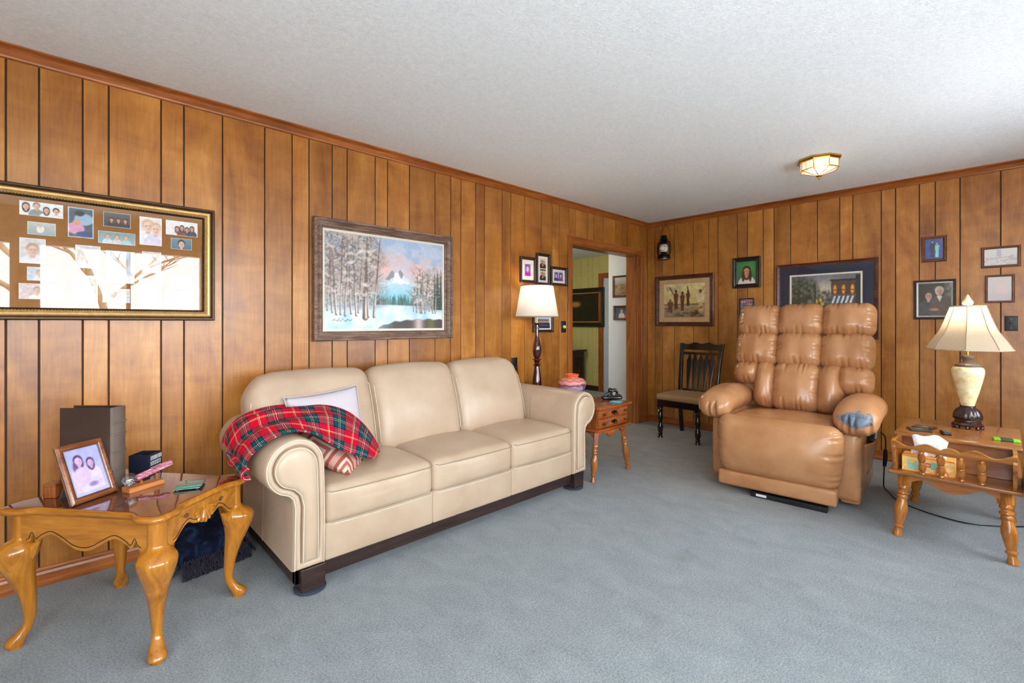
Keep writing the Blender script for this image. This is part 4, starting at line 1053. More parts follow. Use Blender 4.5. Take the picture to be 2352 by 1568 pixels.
pf = thing('table_photo_frame', 'leaning wooden photo frame with a purple-tinted picture of two girls on the side table', 'photo frame', (-5.149, -.6365, ZT), math.atan2(.602, .798))
tl = R(-21)
Mt = T(0, 0, .002, tl)
fm = frame_mesh(.168, .226, [(0, .006), (0, -.006), (.002, -.009), (.008, -.012), (.016, -.010), (.020, -.006), (.0225, -.005), (.0235, .004)]); fm.v = [tuple(Mt @ Vector((p[0], p[1], p[2]+.113))) for p in fm.v]
fm.build('frame', wood('cherry_frame', srgb(96, 50, 24), srgb(134, 76, 40), srgb(160, 98, 56), 'x', 2, .22, .4), pf, smooth=False)
for (i, y) in ((.0, -.004), (.0215, -.0065)):
    e = frame_mesh(.168-2*i+.002, .226-2*i+.002, [(0, y+.002), (0, y-.002), (.002, y-.0025), (.002, y+.002)]); e.v = [tuple(Mt @ Vector((p[0], p[1], p[2]+.113))) for p in e.v]; e.build('silver_edge', M['grey_metal'], pf, smooth=False)
p = Pic(92, .121/.179, (186,184,226), 41); A = p.asp; p.grad((196,196,232), (176,178,224)); p.mottle(.06)
p.person(.23, .64, .20, (96,60,120), (222,188,220), (226,206,234), True); p.person(.45, .57, .17, (90,56,112), (220,186,218), (230,212,236), True); p.ell(.15, .6, .05, .12, (104,70,128), .8, .5); p.ell(.3, .22, .3, .13, (222,204,232)); p.ell(.36, .13, .22, .08, (228,214,238)); p.ell(.40, .19, .09, .05, (120,100,160), .7, .6); p.ell(.24, .42, .16, .18, (218,194,228)); p.grad((196,196,234), (200,200,236), 0, .07)
p.mottle(.06, 12).blur(1).mesh('picture', .123, .181, pf, M['print'], -.003, 0, .113, rot=(tl, 0, 0), loc=(0, 0, .002))
g = MB().add([(-.062, -.0045, .022), (.062, -.0045, .022), (.062, -.0045, .204), (-.062, -.0045, .204)], [(0, 1, 2, 3)]); g.v = [tuple(Mt @ Vector(q)) for q in g.v]; g.build('glass', M['glass'], pf, smooth=False)
g = MB().box(-.080, .080, .002, .006, .004, .222); g.v = [tuple(Mt @ Vector(q)) for q in g.v]; g.build('backing', M['black'], pf, smooth=False)
g = MB().add([(-.02, .068, .15), (.02, .068, .15), (.025, .130, 0), (-.025, .130, 0), (-.02, .071, .15), (.02, .071, .15), (.025, .134, 0), (-.025, .134, 0)], [(0,1,2,3), (4,7,6,5), (0,4,5,1), (1,5,6,2), (2,6,7,3), (3,7,4,0)])
g.build('easel_leg', plain('easel_grey', srgb(84, 84, 84), .6), pf, smooth=False)

cu = thing('pencil_cup', 'square navy pencil cup with white lettered side on the side table', 'cup', (-4.967, -.35, ZT), R(-38))
a, hh, q = .044, .086, .005
MB().box(-a, a, -a, -a+q, 0, hh).box(-a, a, a-q, a, 0, hh).box(-a, -a+q, -a+q, a-q, 0, hh).box(a-q, a, -a+q, a-q, 0, hh).box(-a+q, a-q, -a+q, a-q, 0, .006).build('box', plain('navy_slate', srgb(30, 36, 52), .4), cu, smooth=False, bevel=.0015)
p = Pic(60, 1.0, (30,34,44), 42)
for r_ in range(3):
    x = .06
    while x < .9:
        w_ = p.rng.choice([.07, .10, .13]); y0 = .08+r_*.31; p.rect(x, x+w_, y0, y0+.24, (214,222,232))
        if p.rng.rand() < .6: p.rect(x+w_*.35, x+w_*.65, y0+.06, y0+.12+.1*p.rng.rand(), (30,34,44))
        x += w_+.035
p.mesh('lettering', .082, .080, cu, M['print'], 0, 0, .043, rot=(0, 0, R(90)), loc=(a+.0004, 0, 0))

ks = thing('kaleidoscope', 'pink tube kaleidoscope with a glass ball resting on a small wooden stand', 'kaleidoscope', (-4.995, -.607, ZT), math.atan2(.41, .91))
MB().box(-.068, .062, -.026, .026, 0, .020).build('stand', wood('light_cherry', srgb(150, 84, 36), srgb(186, 112, 56), srgb(206, 136, 78), 'x', 2, .35), ks, smooth=False, bevel=.001)
for x, z in ((-.012, .034), (.045, .046)):
    MB().box(x-.004, x+.004, -.004, .004, .020, z).build('peg', M['maple'], ks, smooth=False)
ax0, ax1 = Vector((-.03, 0, .046)), Vector((.105, 0, .075)); dr = (ax1-ax0).normalized()
tb = MB(); tb.tube([tuple(ax0), tuple(ax0+dr*.002), tuple(ax1-dr*.004), tuple(ax1)], [.0125, .0135, .0135, .012], 6)
def marble():
    n = NT('pink_marbled_tube'); f = n.noise(n.coord('Object', (1, 1, 4)), 22, 4, .6, 1.5)
    return n.set(n.ramp(f, [(.35, srgb(150, 70, 90)), (.5, srgb(190, 110, 130)), (.65, srgb(226, 190, 200))]), .15, coat=.5)
tb.build('tube', marble(), ks, angle=30)
def clear_glass(name, tint=(1, 1, 1, 1), ior=1.45, rough=0):
    n = NT(name); n.bsdf.inputs['Transmission Weight'].default_value = 1.0; n.bsdf.inputs['IOR'].default_value = ior
    return n.set(tint, rough)
M['clear'] = clear_glass('clear_glass')
b = MB().lathe([(.001, -.026)] + [(.026*math.sin(R(9*k)), -.026*math.cos(R(9*k))) for k in range(1, 20)] + [(.001, .026)], 28, T(-.054, 0, .048)); b.build('glass_ball', glass_pane('ball_glass', (.90, .92, .94, 1), .14), ks, angle=80)
bd_ = MB(); rg = random.Random(3)
for k in range(46):
    a_, r_, z_ = rg.uniform(0, 6.28), rg.uniform(0, .019), rg.uniform(-.021, -.003)
    r_ = min(r_, math.sqrt(max(0, .0225**2-z_**2))-.002)
    bd_.add(oct_v, oct_f, T(-.054+r_*math.cos(a_), r_*math.sin(a_), .048+z_, rg.uniform(0, 3), 0, rg.uniform(0, 3), rg.uniform(.5, 1.0)))
def confetti():
    n = NT('coloured_glass_chips'); vo = n.node('ShaderNodeTexVoronoi'); vo.inputs['Scale'].default_value = 120; n.link(n.coord('Object'), vo.inputs['Vector'])
    h = n.node('ShaderNodeHueSaturation'); h.inputs['Saturation'].default_value = .55; h.inputs['Value'].default_value = .9; n.link(vo.outputs['Color'], h.inputs['Color'])
    return n.set(h.outputs[0], .15)
tag(bd_.build('glass_chips', confetti(), ks, smooth=False), kind='stuff')

M['teal_glass'] = plain('teal_glass', srgb(70, 128, 118), .06, coat=.4)
gc = thing('glass_coaster', 'stack of two square teal glass coasters on the side table', 'coaster', (-4.858, -.727, ZT), R(-22))
MB().rbox(.047, .047, .0025, .002, seg=2, mid=1, c=(0, 0, .0035+.003)).build('coaster', M['teal_glass'], gc)
MB().rbox(.047, .047, .0025, .002, seg=2, mid=1, c=(.003, .003, .0095+.003), M=T(rz=R(4))).build('coaster', M['teal_glass'], gc)
for sx in (-1, 1):
    for sy in (-1, 1): MB().lathe([(.005, 0), (.005, .0041), (.001, .0041)], 10, T(sx*.034, sy*.034, 0)).build('foot', M['frame_brown'], gc)
bx = thing('wooden_box', 'small reddish wooden box behind the leaning frame', 'box', (-5.264, -.492, ZT), RZ)
MB().rbox(.024, .02, .022, .002, seg=2, mid=1, c=(0, 0, .022)).build('body', M['maple_red'], bx); MB().rbox(.025, .021, .006, .002, seg=2, mid=1, c=(0, 0, .050)).build('lid', M['maple_red_x'], bx)

# ------------------------------------------------------------------ dark fringed throw on the floor under the table
def navy_fabric():
    n = NT('navy_tapestry'); v = n.coord('Object'); f = n.noise(v, 16, 4, .6, 1.0); g_ = n.noise(v, 260, 2)
    col = n.ramp(f, [(.40, srgb(16, 18, 34)), (.55, srgb(24, 34, 58)), (.66, srgb(30, 66, 84)), (.75, srgb(44, 88, 96))])
    return n.set(col, .95, 0, n.bump(g_, .5, .002), .15)
M['navy'] = navy_fabric()
th = thing('fringed_cushion', 'dark navy tapestry floor cushion with curly fringe beneath the side table', 'cushion', (-4.72, -.20, 0), R(10))
def lump(q):
    return (q.x*(1-.15*max(0, q.z)/.1), q.y*(1-.2*max(0, q.z)/.1), q.z+.012*math.sin(14*q.x)*math.sin(10*q.y+1))
MB().rbox(.155, .16, .095, .07, (.01, .01, .03), 4, 8, lump, c=(0, 0, .115)).build('cover', M['navy'], th, angle=80)
fg = MB(); rg = random.Random(5)
def fringe(x, y, dx, dy):
    z = .075+rg.uniform(-.006, .006); P = []
    for i in range(6):
        s = i/5; P.append((x+dx*(.01+.04*s)+rg.uniform(-.006, .006), y+dy*(.01+.04*s)+rg.uniform(-.006, .006), max(.004, z*(1-s)**.9)))
    fg.tube(P, .0032, 4)
for k in range(88): fringe(-.15+.30*k/87, -.155, 0, -1)
for k in range(60): fringe(-.145, -.15+.30*k/59, -1, 0); fringe(.145, -.15+.30*k/59, 1, 0)
tag(fg.build('fringe', plain('fringe_yarn', srgb(38, 34, 50), .95, var=.4, nscale=60), th), kind='stuff')
# ------------------------------------------------------------------ turned leg helper
def turned(prof, p0, p1, n=16):
    """lathe profile [(t, radius)] along the line p0 -> p1"""
    p0, p1 = Vector(p0), Vector(p1); pts = [tuple(p0+(p1-p0)*t) for t, r in prof]
    return MB().tube(pts, [r for t, r in prof], n)
COL_LEG = [(0, .020), (.03, .023), (.06, .023), (.08, .018), (.11, .018), (.13, .025), (.16, .026), (.185, .019), (.21, .022), (.24, .023), (.27, .018), (.33, .022), (.42, .0275), (.50, .028), (.60, .025), (.70, .020), (.77, .016), (.79, .022), (.82, .022), (.84, .015), (.88, .015), (.95, .020), (1.0, .021)]
# ------------------------------------------------------------------ drawer end table beside the sofa
t2 = thing('drawer_table', 'colonial brown end table with two drawers and turned splayed legs beyond the sofa arm', 'table', (-2.092, -.68, 0))
HXb, HYb = .205, .245
MB().rbox(.222, .278, .012, .008, seg=3, mid=1, c=(0, 0, .558)).build('table_top', M['maple_red_x'], t2)
MB().box(-HXb, HXb, -HYb+.012, HYb, .395, .547).build('case', M['maple_red'], t2, smooth=False, bevel=.002)
MB().rbox(.225, .268, .010, .006, seg=3, mid=1, c=(0, 0, .386)).build('base_moulding', M['maple_red_x'], t2)
for k, (z0, z1) in enumerate(((.473, .540), (.402, .469))):
    dw = MB().box(-HXb+.012, HXb-.012, -HYb-.001, -HYb+.012, z0, z1).build('drawer', M['maple_red_x'], t2, smooth=False, bevel=.003)
    for (xa, xb) in ((-.190, -.088), (-.076, .076), (.088, .190)):
        MB().rbox((xb-xa)/2, .003, (z1-z0)/2-.005, .003, seg=2, mid=1, c=((xa+xb)/2, -HYb-.003, (z0+z1)/2)).build('raised_panel', M['maple_red_x'], dw)
    for x in (-.082, .082): MB().box(x-.004, x+.004, -HYb-.003, -HYb, z0, z1).build('batten', plain('worn_batten', srgb(112, 80, 78), .5), dw, smooth=False)
    zc = (z0+z1)/2
    for x in (-.145, .145):
        MB().lathe([(.004, 0), (.004, .008), (.009, .012), (.010, .017), (.007, .021), (.001, .022)], 14, T(x, -HYb-.005, zc, R(90))).build('knob', M['antique_brass'], dw)
    hd = MB().prism([(x*.038, zc+.002+z) for x, z in ((-1, 0), (-.8, -.010), (-.5, -.006), (-.25, -.014), (0, -.018), (.25, -.014), (.5, -.006), (.8, -.010), (1, 0), (.85, .010), (.5, .008), (.2, .014), (-.2, .014), (-.5, .008), (-.85, .010))], -HYb-.008, -HYb-.005, 'y')
    hd.tube([(-.026, -HYb-.008, zc+.003), (-.028, -HYb-.018, zc-.002), (-.018, -HYb-.022, zc-.012), (0, -HYb-.022, zc-.015), (.018, -HYb-.022, zc-.012), (.028, -HYb-.018, zc-.002), (.026, -HYb-.008, zc+.003)], .003, 8)
    hd.build('bail_handle', M['antique_brass'], dw)
def scallop(L, zt, zb, y0, y1, axis, parent, mat, name='apron'):
    h = zt-zb
    pts = [(-1, .20), (-.9, .35), (-.78, .62), (-.62, .70), (-.5, .55), (-.42, .50), (-.36, .62), (-.25, .40), (-.12, .10), (0, 0)]
    low = spline([(a*L, zb+b*h) for a, b in pts+[(-a, b) for a, b in reversed(pts[:-1])]], 3)
    m = MB().prism(low+[(L, zt), (-L, zt)], y0, y1, 'y')
    if axis == 'y': m.v = [(-p[1], p[0], p[2]) for p in m.v]
    return m.build(name, mat, parent, smooth=False, bevel=.0015)
scallop(.175, .377, .305, -.225, -.210, 'x', t2, M['maple_red_x']); scallop(.175, .377, .305, .210, .225, 'x', t2, M['maple_red_x'])
scallop(.20, .377, .305, -.19, -.175, 'y', t2, M['maple_red_x']); scallop(.20, .377, .305, .175, .19, 'y', t2, M['maple_red_x'])
for sx in (-1, 1):
    for sy in (-1, 1):
        top = Vector((sx*.178, sy*.212, .378)); bot = Vector((sx*.240, sy*.225, 0)); md_ = top.lerp(bot, .27)
        lg = turned([(0, .023), (1, .022)], top, md_, 4).build('leg', M['maple_red'], t2, angle=30)
        turned(COL_LEG, md_, bot).build('turned_shaft', M['maple'], lg, angle=40)
# things on it
Z2 = .5702
wt = thing('wooden_trivet', 'thin wooden board under the painted pot', 'board', (-2.045, -.50, Z2), R(-10))
MB().rbox(.125, .115, .007, .004, seg=2, mid=1, c=(0, 0, .007)).build('board', M['maple'], wt)
def pot_paint():
    n = NT('southwest_pot_paint'); v = n.coord('Object'); s = n.node('ShaderNodeSeparateXYZ'); n.link(v, s.inputs[0])
    ang = n.math('ARCTAN2', s.outputs['Y'], s.outputs['X'])
    wob = n.math('ADD', n.math('MULTIPLY', n.math('SINE', n.math('MULTIPLY', ang, 9.0)), .004), n.math('MULTIPLY', n.noise(v, 14, 3), .012))
    z = n.math('ADD', s.outputs['Z'], n.math('SUBTRACT', wob, .006)); z = n.math('MULTIPLY', z, 1/.2)
    col = n.ramp(z, [(0, srgb(96, 112, 176)), (.30, srgb(150, 150, 196)), (.40, srgb(206, 140, 150)), (.46, srgb(84, 60, 96)), (.50, srgb(214, 110, 78)), (.55, srgb(206, 150, 156)), (.66, srgb(210, 104, 80)), (.72, srgb(214, 150, 140)), (.80, srgb(222, 110, 76)), (.86, srgb(226, 96, 52))], 'CONSTANT')
    f = n.noise(n.coord('Object', (1, 1, 1.4)), 12, 3); mtn = n.math('MULTIPLY', n.math('GREATER_THAN', f, .56), n.math('LESS_THAN', z, .58))
    col = n.mix(n.math('MULTIPLY', mtn, .75), col, srgb(58, 48, 84))
    return n.set(col, .35, coat=.15, normal=n.bump(n.noise(v, 60, 3), .1, .001))
pt = thing('painted_pot', 'round orange and blue southwestern painted pot behind the sofa arm', 'pot', (-2.085, -.50, Z2+.0142))
pp = spline([(.070, 0), (.088, .02), (.108, .06), (.119, .10), (.117, .125), (.096, .148), (.066, .158), (.052, .160), (.050, .166), (.056, .176), (.059, .184), (.056, .189)], 3) + [(.048, .187), (.046, .165), (.05, .15), (.001, .05)]
MB().lathe(pp, 36).build('body', pot_paint(), pt, angle=50)
MB().lathe([(.0505, .1655), (.0565, .1755), (.0598, .184), (.0565, .1895), (.050, .190), (.0485, .186)], 36, cap=False).build('rim', plain('orange_rim', srgb(222, 94, 52), .4), pt)
fg_ = thing('black_figurine', 'glossy black ceramic figurine with looped shapes on the drawer table', 'figurine', (-1.935, -.80, Z2), R(-35))
m = MB().rbox(.085, .030, .016, .014, (0, .004, .003), 4, 4, c=(0, 0, .0195))
m.tube(spline([(-.085, 0, .020), (-.055, .0, .036), (-.03, 0, .052), (-.012, 0, .060)], 4), [.006]*3+[.010]*4+[.014]*4+[.017, .018], 10)
m.build('body', M['black_gloss'], fg_, angle=70)
m = MB().tube([(.022+.026*math.cos(2*math.pi*k/24), 0, .056+.026*math.sin(2*math.pi*k/24)) for k in range(25)], [.011+.003*math.sin(2*math.pi*k/24) for k in range(25)], 10); m.build('loop', M['black_gloss'], fg_, angle=70)
m = MB().tube(spline([(-.012, 0, .055), (-.014, 0, .078), (-.008, 0, .086), (.004, 0, .084)], 4), [.015, .015, .016, .017, .018, .019, .019, .018, .016, .014, .012, .009, .005], 10); m.build('head', M['black_gloss'], fg_, angle=70)
m = MB().tube(spline([(.045, 0, .030), (.075, 0, .028), (.092, .006, .012)], 4), [.020, .019, .018, .017, .015, .012, .010, .008, .004], 10); m.build('tail', M['black_gloss'], fg_, angle=70)
tc_ = thing('teal_coaster', 'flat turquoise tile coaster at the front of the drawer table', 'coaster', (-1.995, -.888, Z2), R(20))
MB().rbox(.046, .046, .004, .002, seg=2, mid=1, c=(0, 0, .004)).build('tile', plain('turquoise_tile', srgb(70, 160, 172), .2), tc_)
MB().rbox(.034, .034, .001, .0005, seg=1, mid=1, c=(0, 0, .0085)).build('glazed_centre', plain('pale_glaze', srgb(120, 186, 190), .12), tc_)

# ------------------------------------------------------------------ floor lamp behind the sofa arm
fl = thing('floor_lamp', 'tall turned mahogany floor lamp with lit white shade behind the sofa', 'lamp', (-2.222, -.215, 0))
MB().lathe([(.135, 0), (.138, .012), (.125, .024), (.085, .032), (.05, .05), (.03, .07), (.001, .07)], 32).build('base', M['mahogany'], fl)
pr = spline([(.020, .065), (.018, .20), (.020, .38), (.022, .50), (.034, .56), (.041, .62), (.042, .68), (.036, .74), (.026, .80), (.022, .83)], 4) + [(.030, .835), (.036, .842), (.026, .85), (.020, .862), (.030, .872), (.022, .880), (.042, .888), (.042, .893), (.024, .897)] + spline([(.022, .90), (.033, .93), (.039, .97), (.036, 1.01), (.025, 1.06), (.018, 1.11), (.017, 1.15)], 4) + [(.017, 1.165), (.028, 1.170), (.028, 1.176), (.018, 1.18), (.018, 1.195), (.05, 1.207), (.052, 1.212), (.02, 1.214)]
MB().lathe(pr, 28).build('pole', M['mahogany'], fl, angle=40)
MB().lathe([(.006, 1.21), (.006, 1.33), (.016, 1.34), (.016, 1.38), (.006, 1.385)], 12).build('socket', M['brass'], fl)
sh = MB().lathe([(.190, 1.268), (.143, 1.538)], 48, cap=False).build('shade', translucent_shade('white_linen_shade', (.80, .78, .75, 1), .42), fl)
for r_, z_ in ((.190, 1.268), (.143, 1.538)):
    MB().tube([(r_*math.cos(2*math.pi*k/48), r_*math.sin(2*math.pi*k/48), z_) for k in range(49)], .0035, 6).build('trim_ring', plain('shade_trim_grey', srgb(150, 140, 128), .7), sh)
MB().lathe([(.016, 1.385)] + [(.03*math.sin(R(15*k)), 1.415-.03*math.cos(R(15*k))) for k in range(3, 12)] + [(.002, 1.445)], 16).build('bulb', emissive('lamp_bulb_warm', (1, .82, .55, 1), 20), fl)
m = MB()
for k in range(3): m.tube([(0, 0, 1.50), (.142*math.cos(R(120*k)), .142*math.sin(R(120*k)), 1.532)], .002, 5)
m.tube([(.012, 0, 1.385), (.045, 0, 1.42), (.04, 0, 1.47), (.0, 0, 1.505)], .002, 5); m.tube([(-.012, 0, 1.385), (-.045, 0, 1.42), (-.04, 0, 1.47), (.0, 0, 1.505)], .002, 5); m.build('harp', M['grey_metal'], fl)
def lamp_light(parent, z, power, col, rad=.03):
    d = bpy.data.lights.new('lamp_glow', 'POINT'); d.energy = power; d.color = col; d.shadow_soft_size = rad
    o = link(bpy.data.objects.new('lamp_glow', d), parent); o.location = (0, 0, z); return o
lamp_light(fl, 1.455, 2.6, (1, .86, .66))
MB().tube(spline([(.0, .130, .012), (-.02, .17, .03), (-.06, .185, .25), (-.055, .186, .60), (-.05, .192, .77), (-.065, .195, .815)], 6), .003, 6).build('cord', M['frame_black'], fl)
# ------------------------------------------------------------------ black dining chair against the far wall (faces -x)
ch_ = thing('dining_chair', 'glossy black dining chair with slatted back and taupe upholstered seat', 'chair', (-.44, -.755, 0), R(-91))
# local: front is -y, width is x
for sx in (-1, 1):
    lg = MB().box(sx*.205-.024, sx*.205+.024, -.259, -.211, .315, .40).build('front_leg', M['black_gloss'], ch_, smooth=False, bevel=.004)
    prof = [(0, .024), (.03, .026), (.05, .020), (.08, .020), (.10, .026), (.13, .026), (.15, .019), (.20, .022), (.30, .028), (.38, .027), (.46, .020), (.49, .018), (.52, .020), (.60, .027), (.70, .029), (.78, .025), (.84, .018), (.86, .024), (.89, .024), (.91, .018), (.94, .022), (1, .026)]
    turned(prof, (sx*.205, -.235, .318), (sx*.205, -.235, 0)).build('turned_shaft', M['black_gloss'], lg, angle=40)
    # back post: foot kicks back, upper part leans back
    P = spline([(sx*.200, .225, 0), (sx*.203, .200, .20), (sx*.205, .190, .42), (sx*.212, .225, .70), (sx*.228, .285, .985)], 6)
    rr = [[(p[0]-.017, p[1]-.02, p[2]), (p[0]+.017, p[1]-.02, p[2]), (p[0]+.017, p[1]+.02, p[2]), (p[0]-.017, p[1]+.02, p[2])] for p in P]
    MB().rings(rr).build('back_post', M['black_gloss'], ch_, smooth=False, bevel=.004)
MB().box(-.225, .225, -.255, -.23, .335, .405).box(-.215, .215, .175, .20, .335, .405).box(-.225, -.20, -.24, .19, .335, .405).box(.20, .225, -.24, .19, .335, .405).build('seat_rail', M['black_gloss'], ch_, smooth=False, bevel=.003)
MB().rbox(.245, .235, .032, .026, (.0, .006, .016), 4, 6, c=(0, -.03, .432)).build('seat_cushion', M['taupe'], ch_, angle=70)
def back_y(z): return .190+(z-.42)*.165+max(0, z-.7)*.02
m = MB(); n = 24; top = []
for k in range(n+1):
    x = -1+2*k/n; zt = .975+.016*math.cos(x*math.pi*.5)-.008*math.cos(x*math.pi*3)*(abs(x) < .9)+(.014 if abs(x) > .93 else 0); top.append((x*.236, zt))
out = [(-.225, .915), (.225, .915)] + [(p[0], p[1]) for p in reversed(top)]
mm = MB().prism(out, -.011, .011, 'y'); mm.v = [(p[0], p[1]+back_y(p[2]), p[2]) for p in mm.v]; mm.build('crest_rail', M['black_gloss'], ch_, smooth=False, bevel=.003)
mm = MB().box(-.212, .212, -.009, .009, .862, .888); mm.v = [(p[0], p[1]+back_y(p[2]), p[2]) for p in mm.v]; mm.build('upper_rail', M['black_gloss'], ch_, smooth=False, bevel=.003)
mm = MB().box(-.206, .206, -.009, .009, .452, .485); mm.v = [(p[0], p[1]+back_y(p[2]), p[2]) for p in mm.v]; mm.build('lower_rail', M['black_gloss'], ch_, smooth=False, bevel=.003)
for k in range(5):
    x = -.128+.064*k
    prof = [(.47, .008), (.55, .012), (.66, .020), (.76, .026), (.80, .026), (.83, .014), (.866, .007)]
    rr = [[(x*(.96+.1*(z-.47))-w, back_y(z)-.007, z), (x*(.96+.1*(z-.47))+w, back_y(z)-.007, z), (x*(.96+.1*(z-.47))+w, back_y(z)+.006, z), (x*(.96+.1*(z-.47))-w, back_y(z)+.006, z)] for z, w in prof]
    MB().rings(rr).build('slat', M['black_gloss'], ch_, smooth=False, bevel=.002)

# ------------------------------------------------------------------ recliner
rc = thing('recliner', 'tan leather power recliner with channel-tufted back and worn right arm', 'recliner', (-1.2, -1.935, 0), R(-86))
def wr(x, k, ph): return math.sin(k*x+ph)+.5*math.sin(1.7*k*x+2.1*ph)
def pleat(x, k, ph):
    """gathered leather: rounded ridges with sharp creases, uneven in strength"""
    return (.5+.5*math.sin(.31*k*x+ph))*(1-abs(math.sin(.5*k*x+ph+.6*math.sin(.17*k*x+2*ph))))
# hidden base and black steel foot bar
MB().box(-.30, .30, -.36, .34, .03, .06).box(-.30, -.26, -.36, .34, 0, .03).box(.26, .30, -.36, .34, 0, .03).build('base_frame', M['black_metal'], rc, smooth=False)
MB().box(-.14, .31, -.550, -.495, .0, .034).build('foot_bar', M['black'], rc, smooth=False, bevel=.004)
MB().box(-.105, -.040, -.5506, -.5499, .010, .026).build('bar_label', plain('white_sticker', srgb(220, 220, 222), .5), rc, smooth=False)
# side panels
for sx in (-1, 1):
    s = MB().rbox(.055, .405, .245, .02, (.010, .004, .0), 3, 6, c=(sx*.405, .045, .275)).build('side_panel', M['recl'], rc)
    MB().tube([(sx*.452, -.352, .04), (sx*.456, -.356, .27), (sx*.450, -.352, .50)], .0035, 6).build('welt', M['recl'], s)
    fr_ = MB().rbox(.070, .035, .225, .03, (.004, .010, 0), 3, 6, c=(sx*.392, -.345, .275)).build('front_post', M['recl'], s)
# seat, with the leg rest hanging in front
def seatf(q):
    return (q.x, q.y, q.z-.015*max(0, q.y)/.3+.004*math.sin(9*q.x+4*q.y))
sc_ = MB().rbox(.335, .33, .085, .055, (0, .01, .025), 4, 8, seatf, c=(0, -.15, .445)).build('seat_cushion', M['recl'], rc, angle=70)
MB().tube([(-.30, -.415, .512)] + [(-.28+.56*i/10, -.435+.02*abs(i-5)/5, .512+.008*(1-((i-5)/5)**2)) for i in range(11)] + [(.30, -.415, .512)], .004, 6).build('seam', M['recl'], sc_)
def legf(q):
    x, y, z = q
    e = max(0, abs(x)-.285)/.09; x *= 1-.05*max(0, -z)/.2
    rip = .026*pleat(z, 140, 1.0)*e*(1 if x > 0 else .5)
    y -= .040*math.cos((z+.02)*math.pi/.44)*max(0, 1-(x/.37)**4)
    return (x+(.025 if x > 0 else -.025)*math.cos(z*math.pi/.42)*e*0, y+rip, z)
MB().rbox(.384, .075, .205, .072, (.004, .014, .006), 6, 30, legf, c=(0, -.465, .335)).build('leg_rest', M['recl'], rc, angle=70)
def flapf(q): return (q.x, q.y+.004*math.sin(10*q.x+3)-.006*q.x, q.z+.003*math.sin(7*q.x))
MB().rbox(.360, .050, .052, .018, (0, .006, .0), 3, 8, flapf, c=(0, -.505, .098)).build('leg_rest_flap', M['recl'], rc, angle=70)
# padded arms
def torn():
    n = NT('tan_leather_torn'); v = n.coord('Object'); m_ = n.noise(v, 4.5, 4); cre = n.noise(v, 34, 4, .6, .8)
    col = n.ramp(m_, [(.35, srgb(168, 116, 74)), (.62, srgb(184, 134, 92))])
    mp = n.node('ShaderNodeVectorMath', operation='SUBTRACT'); n.link(v, mp.inputs[0]); mp.inputs[1].default_value = (.445, -.425, .600)
    ms = n.node('ShaderNodeVectorMath', operation='MULTIPLY'); n.link(mp.outputs[0], ms.inputs[0]); ms.inputs[1].default_value = (1/.088, 1/.16, 1/.052)
    ln = n.node('ShaderNodeVectorMath', operation='LENGTH'); n.link(ms.outputs[0], ln.inputs[0])
    d = n.math('ADD', ln.outputs['Value'], n.math('MULTIPLY', n.math('SUBTRACT', n.noise(n.coord('Object', (1, 1, .5)), 24, 4, .7), .5), 1.6))
    col = n.mix(n.ramp(d, [(.92, (1, 1, 1, 1)), (.96, (0, 0, 0, 1))]), col, n.ramp(cre, [(.3, srgb(66, 80, 96)), (.7, srgb(112, 124, 138))]))
    return n.set(col, .4, 0, n.bump(cre, .2, .002), .5)
for sx in (-1, 1):
    def armf(q, sx=sx):
        x, y, z = q
        f = max(0, (-y-.10)/.27)                       # towards the front
        z -= .030*f*f; x *= 1+.05*f
        if y < -.15:
            e = min(1, (-y-.15)/.14); rip = .040*pleat(x, 150, sx+2)*e*max(0, 1-abs(z+.035)/.075)
            y += rip; z += .5*rip
        z += .012*math.sin((y+.3)*6)
        return (x, y, z)
    a = MB().rbox(.118, .37, .092, .088, (.012, .015, .016), 8, 40, armf, M=T(0, 0, 0, 0, 0, 0), c=(sx*.440, -.085, .600)).build('arm_pad', M['recl'] if sx < 0 else torn(), rc, angle=80)
    MB().tube([(sx*.44-.085+.17*i/10, -.385-.012*math.sin(math.pi*i/10), .528-.022*math.sin(math.pi*i/10)) for i in range(11)], .004, 6).build('seam', M['recl'], a)
# back: three columns of tufted pads, leaning back
BR = R(-19)
Bm = T(0, .155, .50, BR)
def pad(x0, x1, z0, z1, seed, dep=.085, skew=0.0, topround=0.0):
    hx, hz = (x1-x0)/2+.010, (z1-z0)/2+.012; rg = random.Random(seed); ph = rg.uniform(0, 6); ph2 = rg.uniform(0, 6)
    def fn(q):
        x, y, z = q
        ez = abs(z)/hz; ex = abs(x)/hx
        rip = .028*pleat(x, 165, ph)*max(0, (ez-.42)/.58)**1.2*max(0, 1-ex**4) + .004*wr(x, 30, ph2)*max(0, 1-ex**2) + .020*pleat(z, 180, ph2)*max(0, (ex-.62)/.38)*max(0, 1-ez**3)
        if y < 0: y += rip
        if y > 0: y *= .4
        zz = z + skew*x
        if topround and z > 0: zz -= topround*max(0, (x/hx if topround > 0 else -x/hx))**3*(z/hz)
        return (x, y, zz)
    return MB().rbox(hx, dep, hz, .07, (.004, .035, .004), 6, 40, fn, c=((x0+x1)/2, -.03, (z0+z1)/2), M=Bm).build('back_pad', M['recl'], rc, angle=80)
cols = [(-.470, -.158), (-.158, .148), (.148, .475)]; rows_ = [(.635, .885), (.375, .635)]
for ci, (x0, x1) in enumerate(cols):
    for ri, (z0, z1) in enumerate(rows_):
        pad(x0, x1, z0, z1, ci*3+ri, .090 if ci == 1 else .082, 0, (0, .0, .0)[ci])
pad(-.158, .148, .015, .375, 20, .100); 
pad(-.470, -.270, .215, .375, 21, .080); pad(.262, .475, .185, .375, 22, .080)
pad(-.300, -.150, .03, .375, 23, .085, -.12); pad(.140, .300, .03, .375, 24, .085, .12)
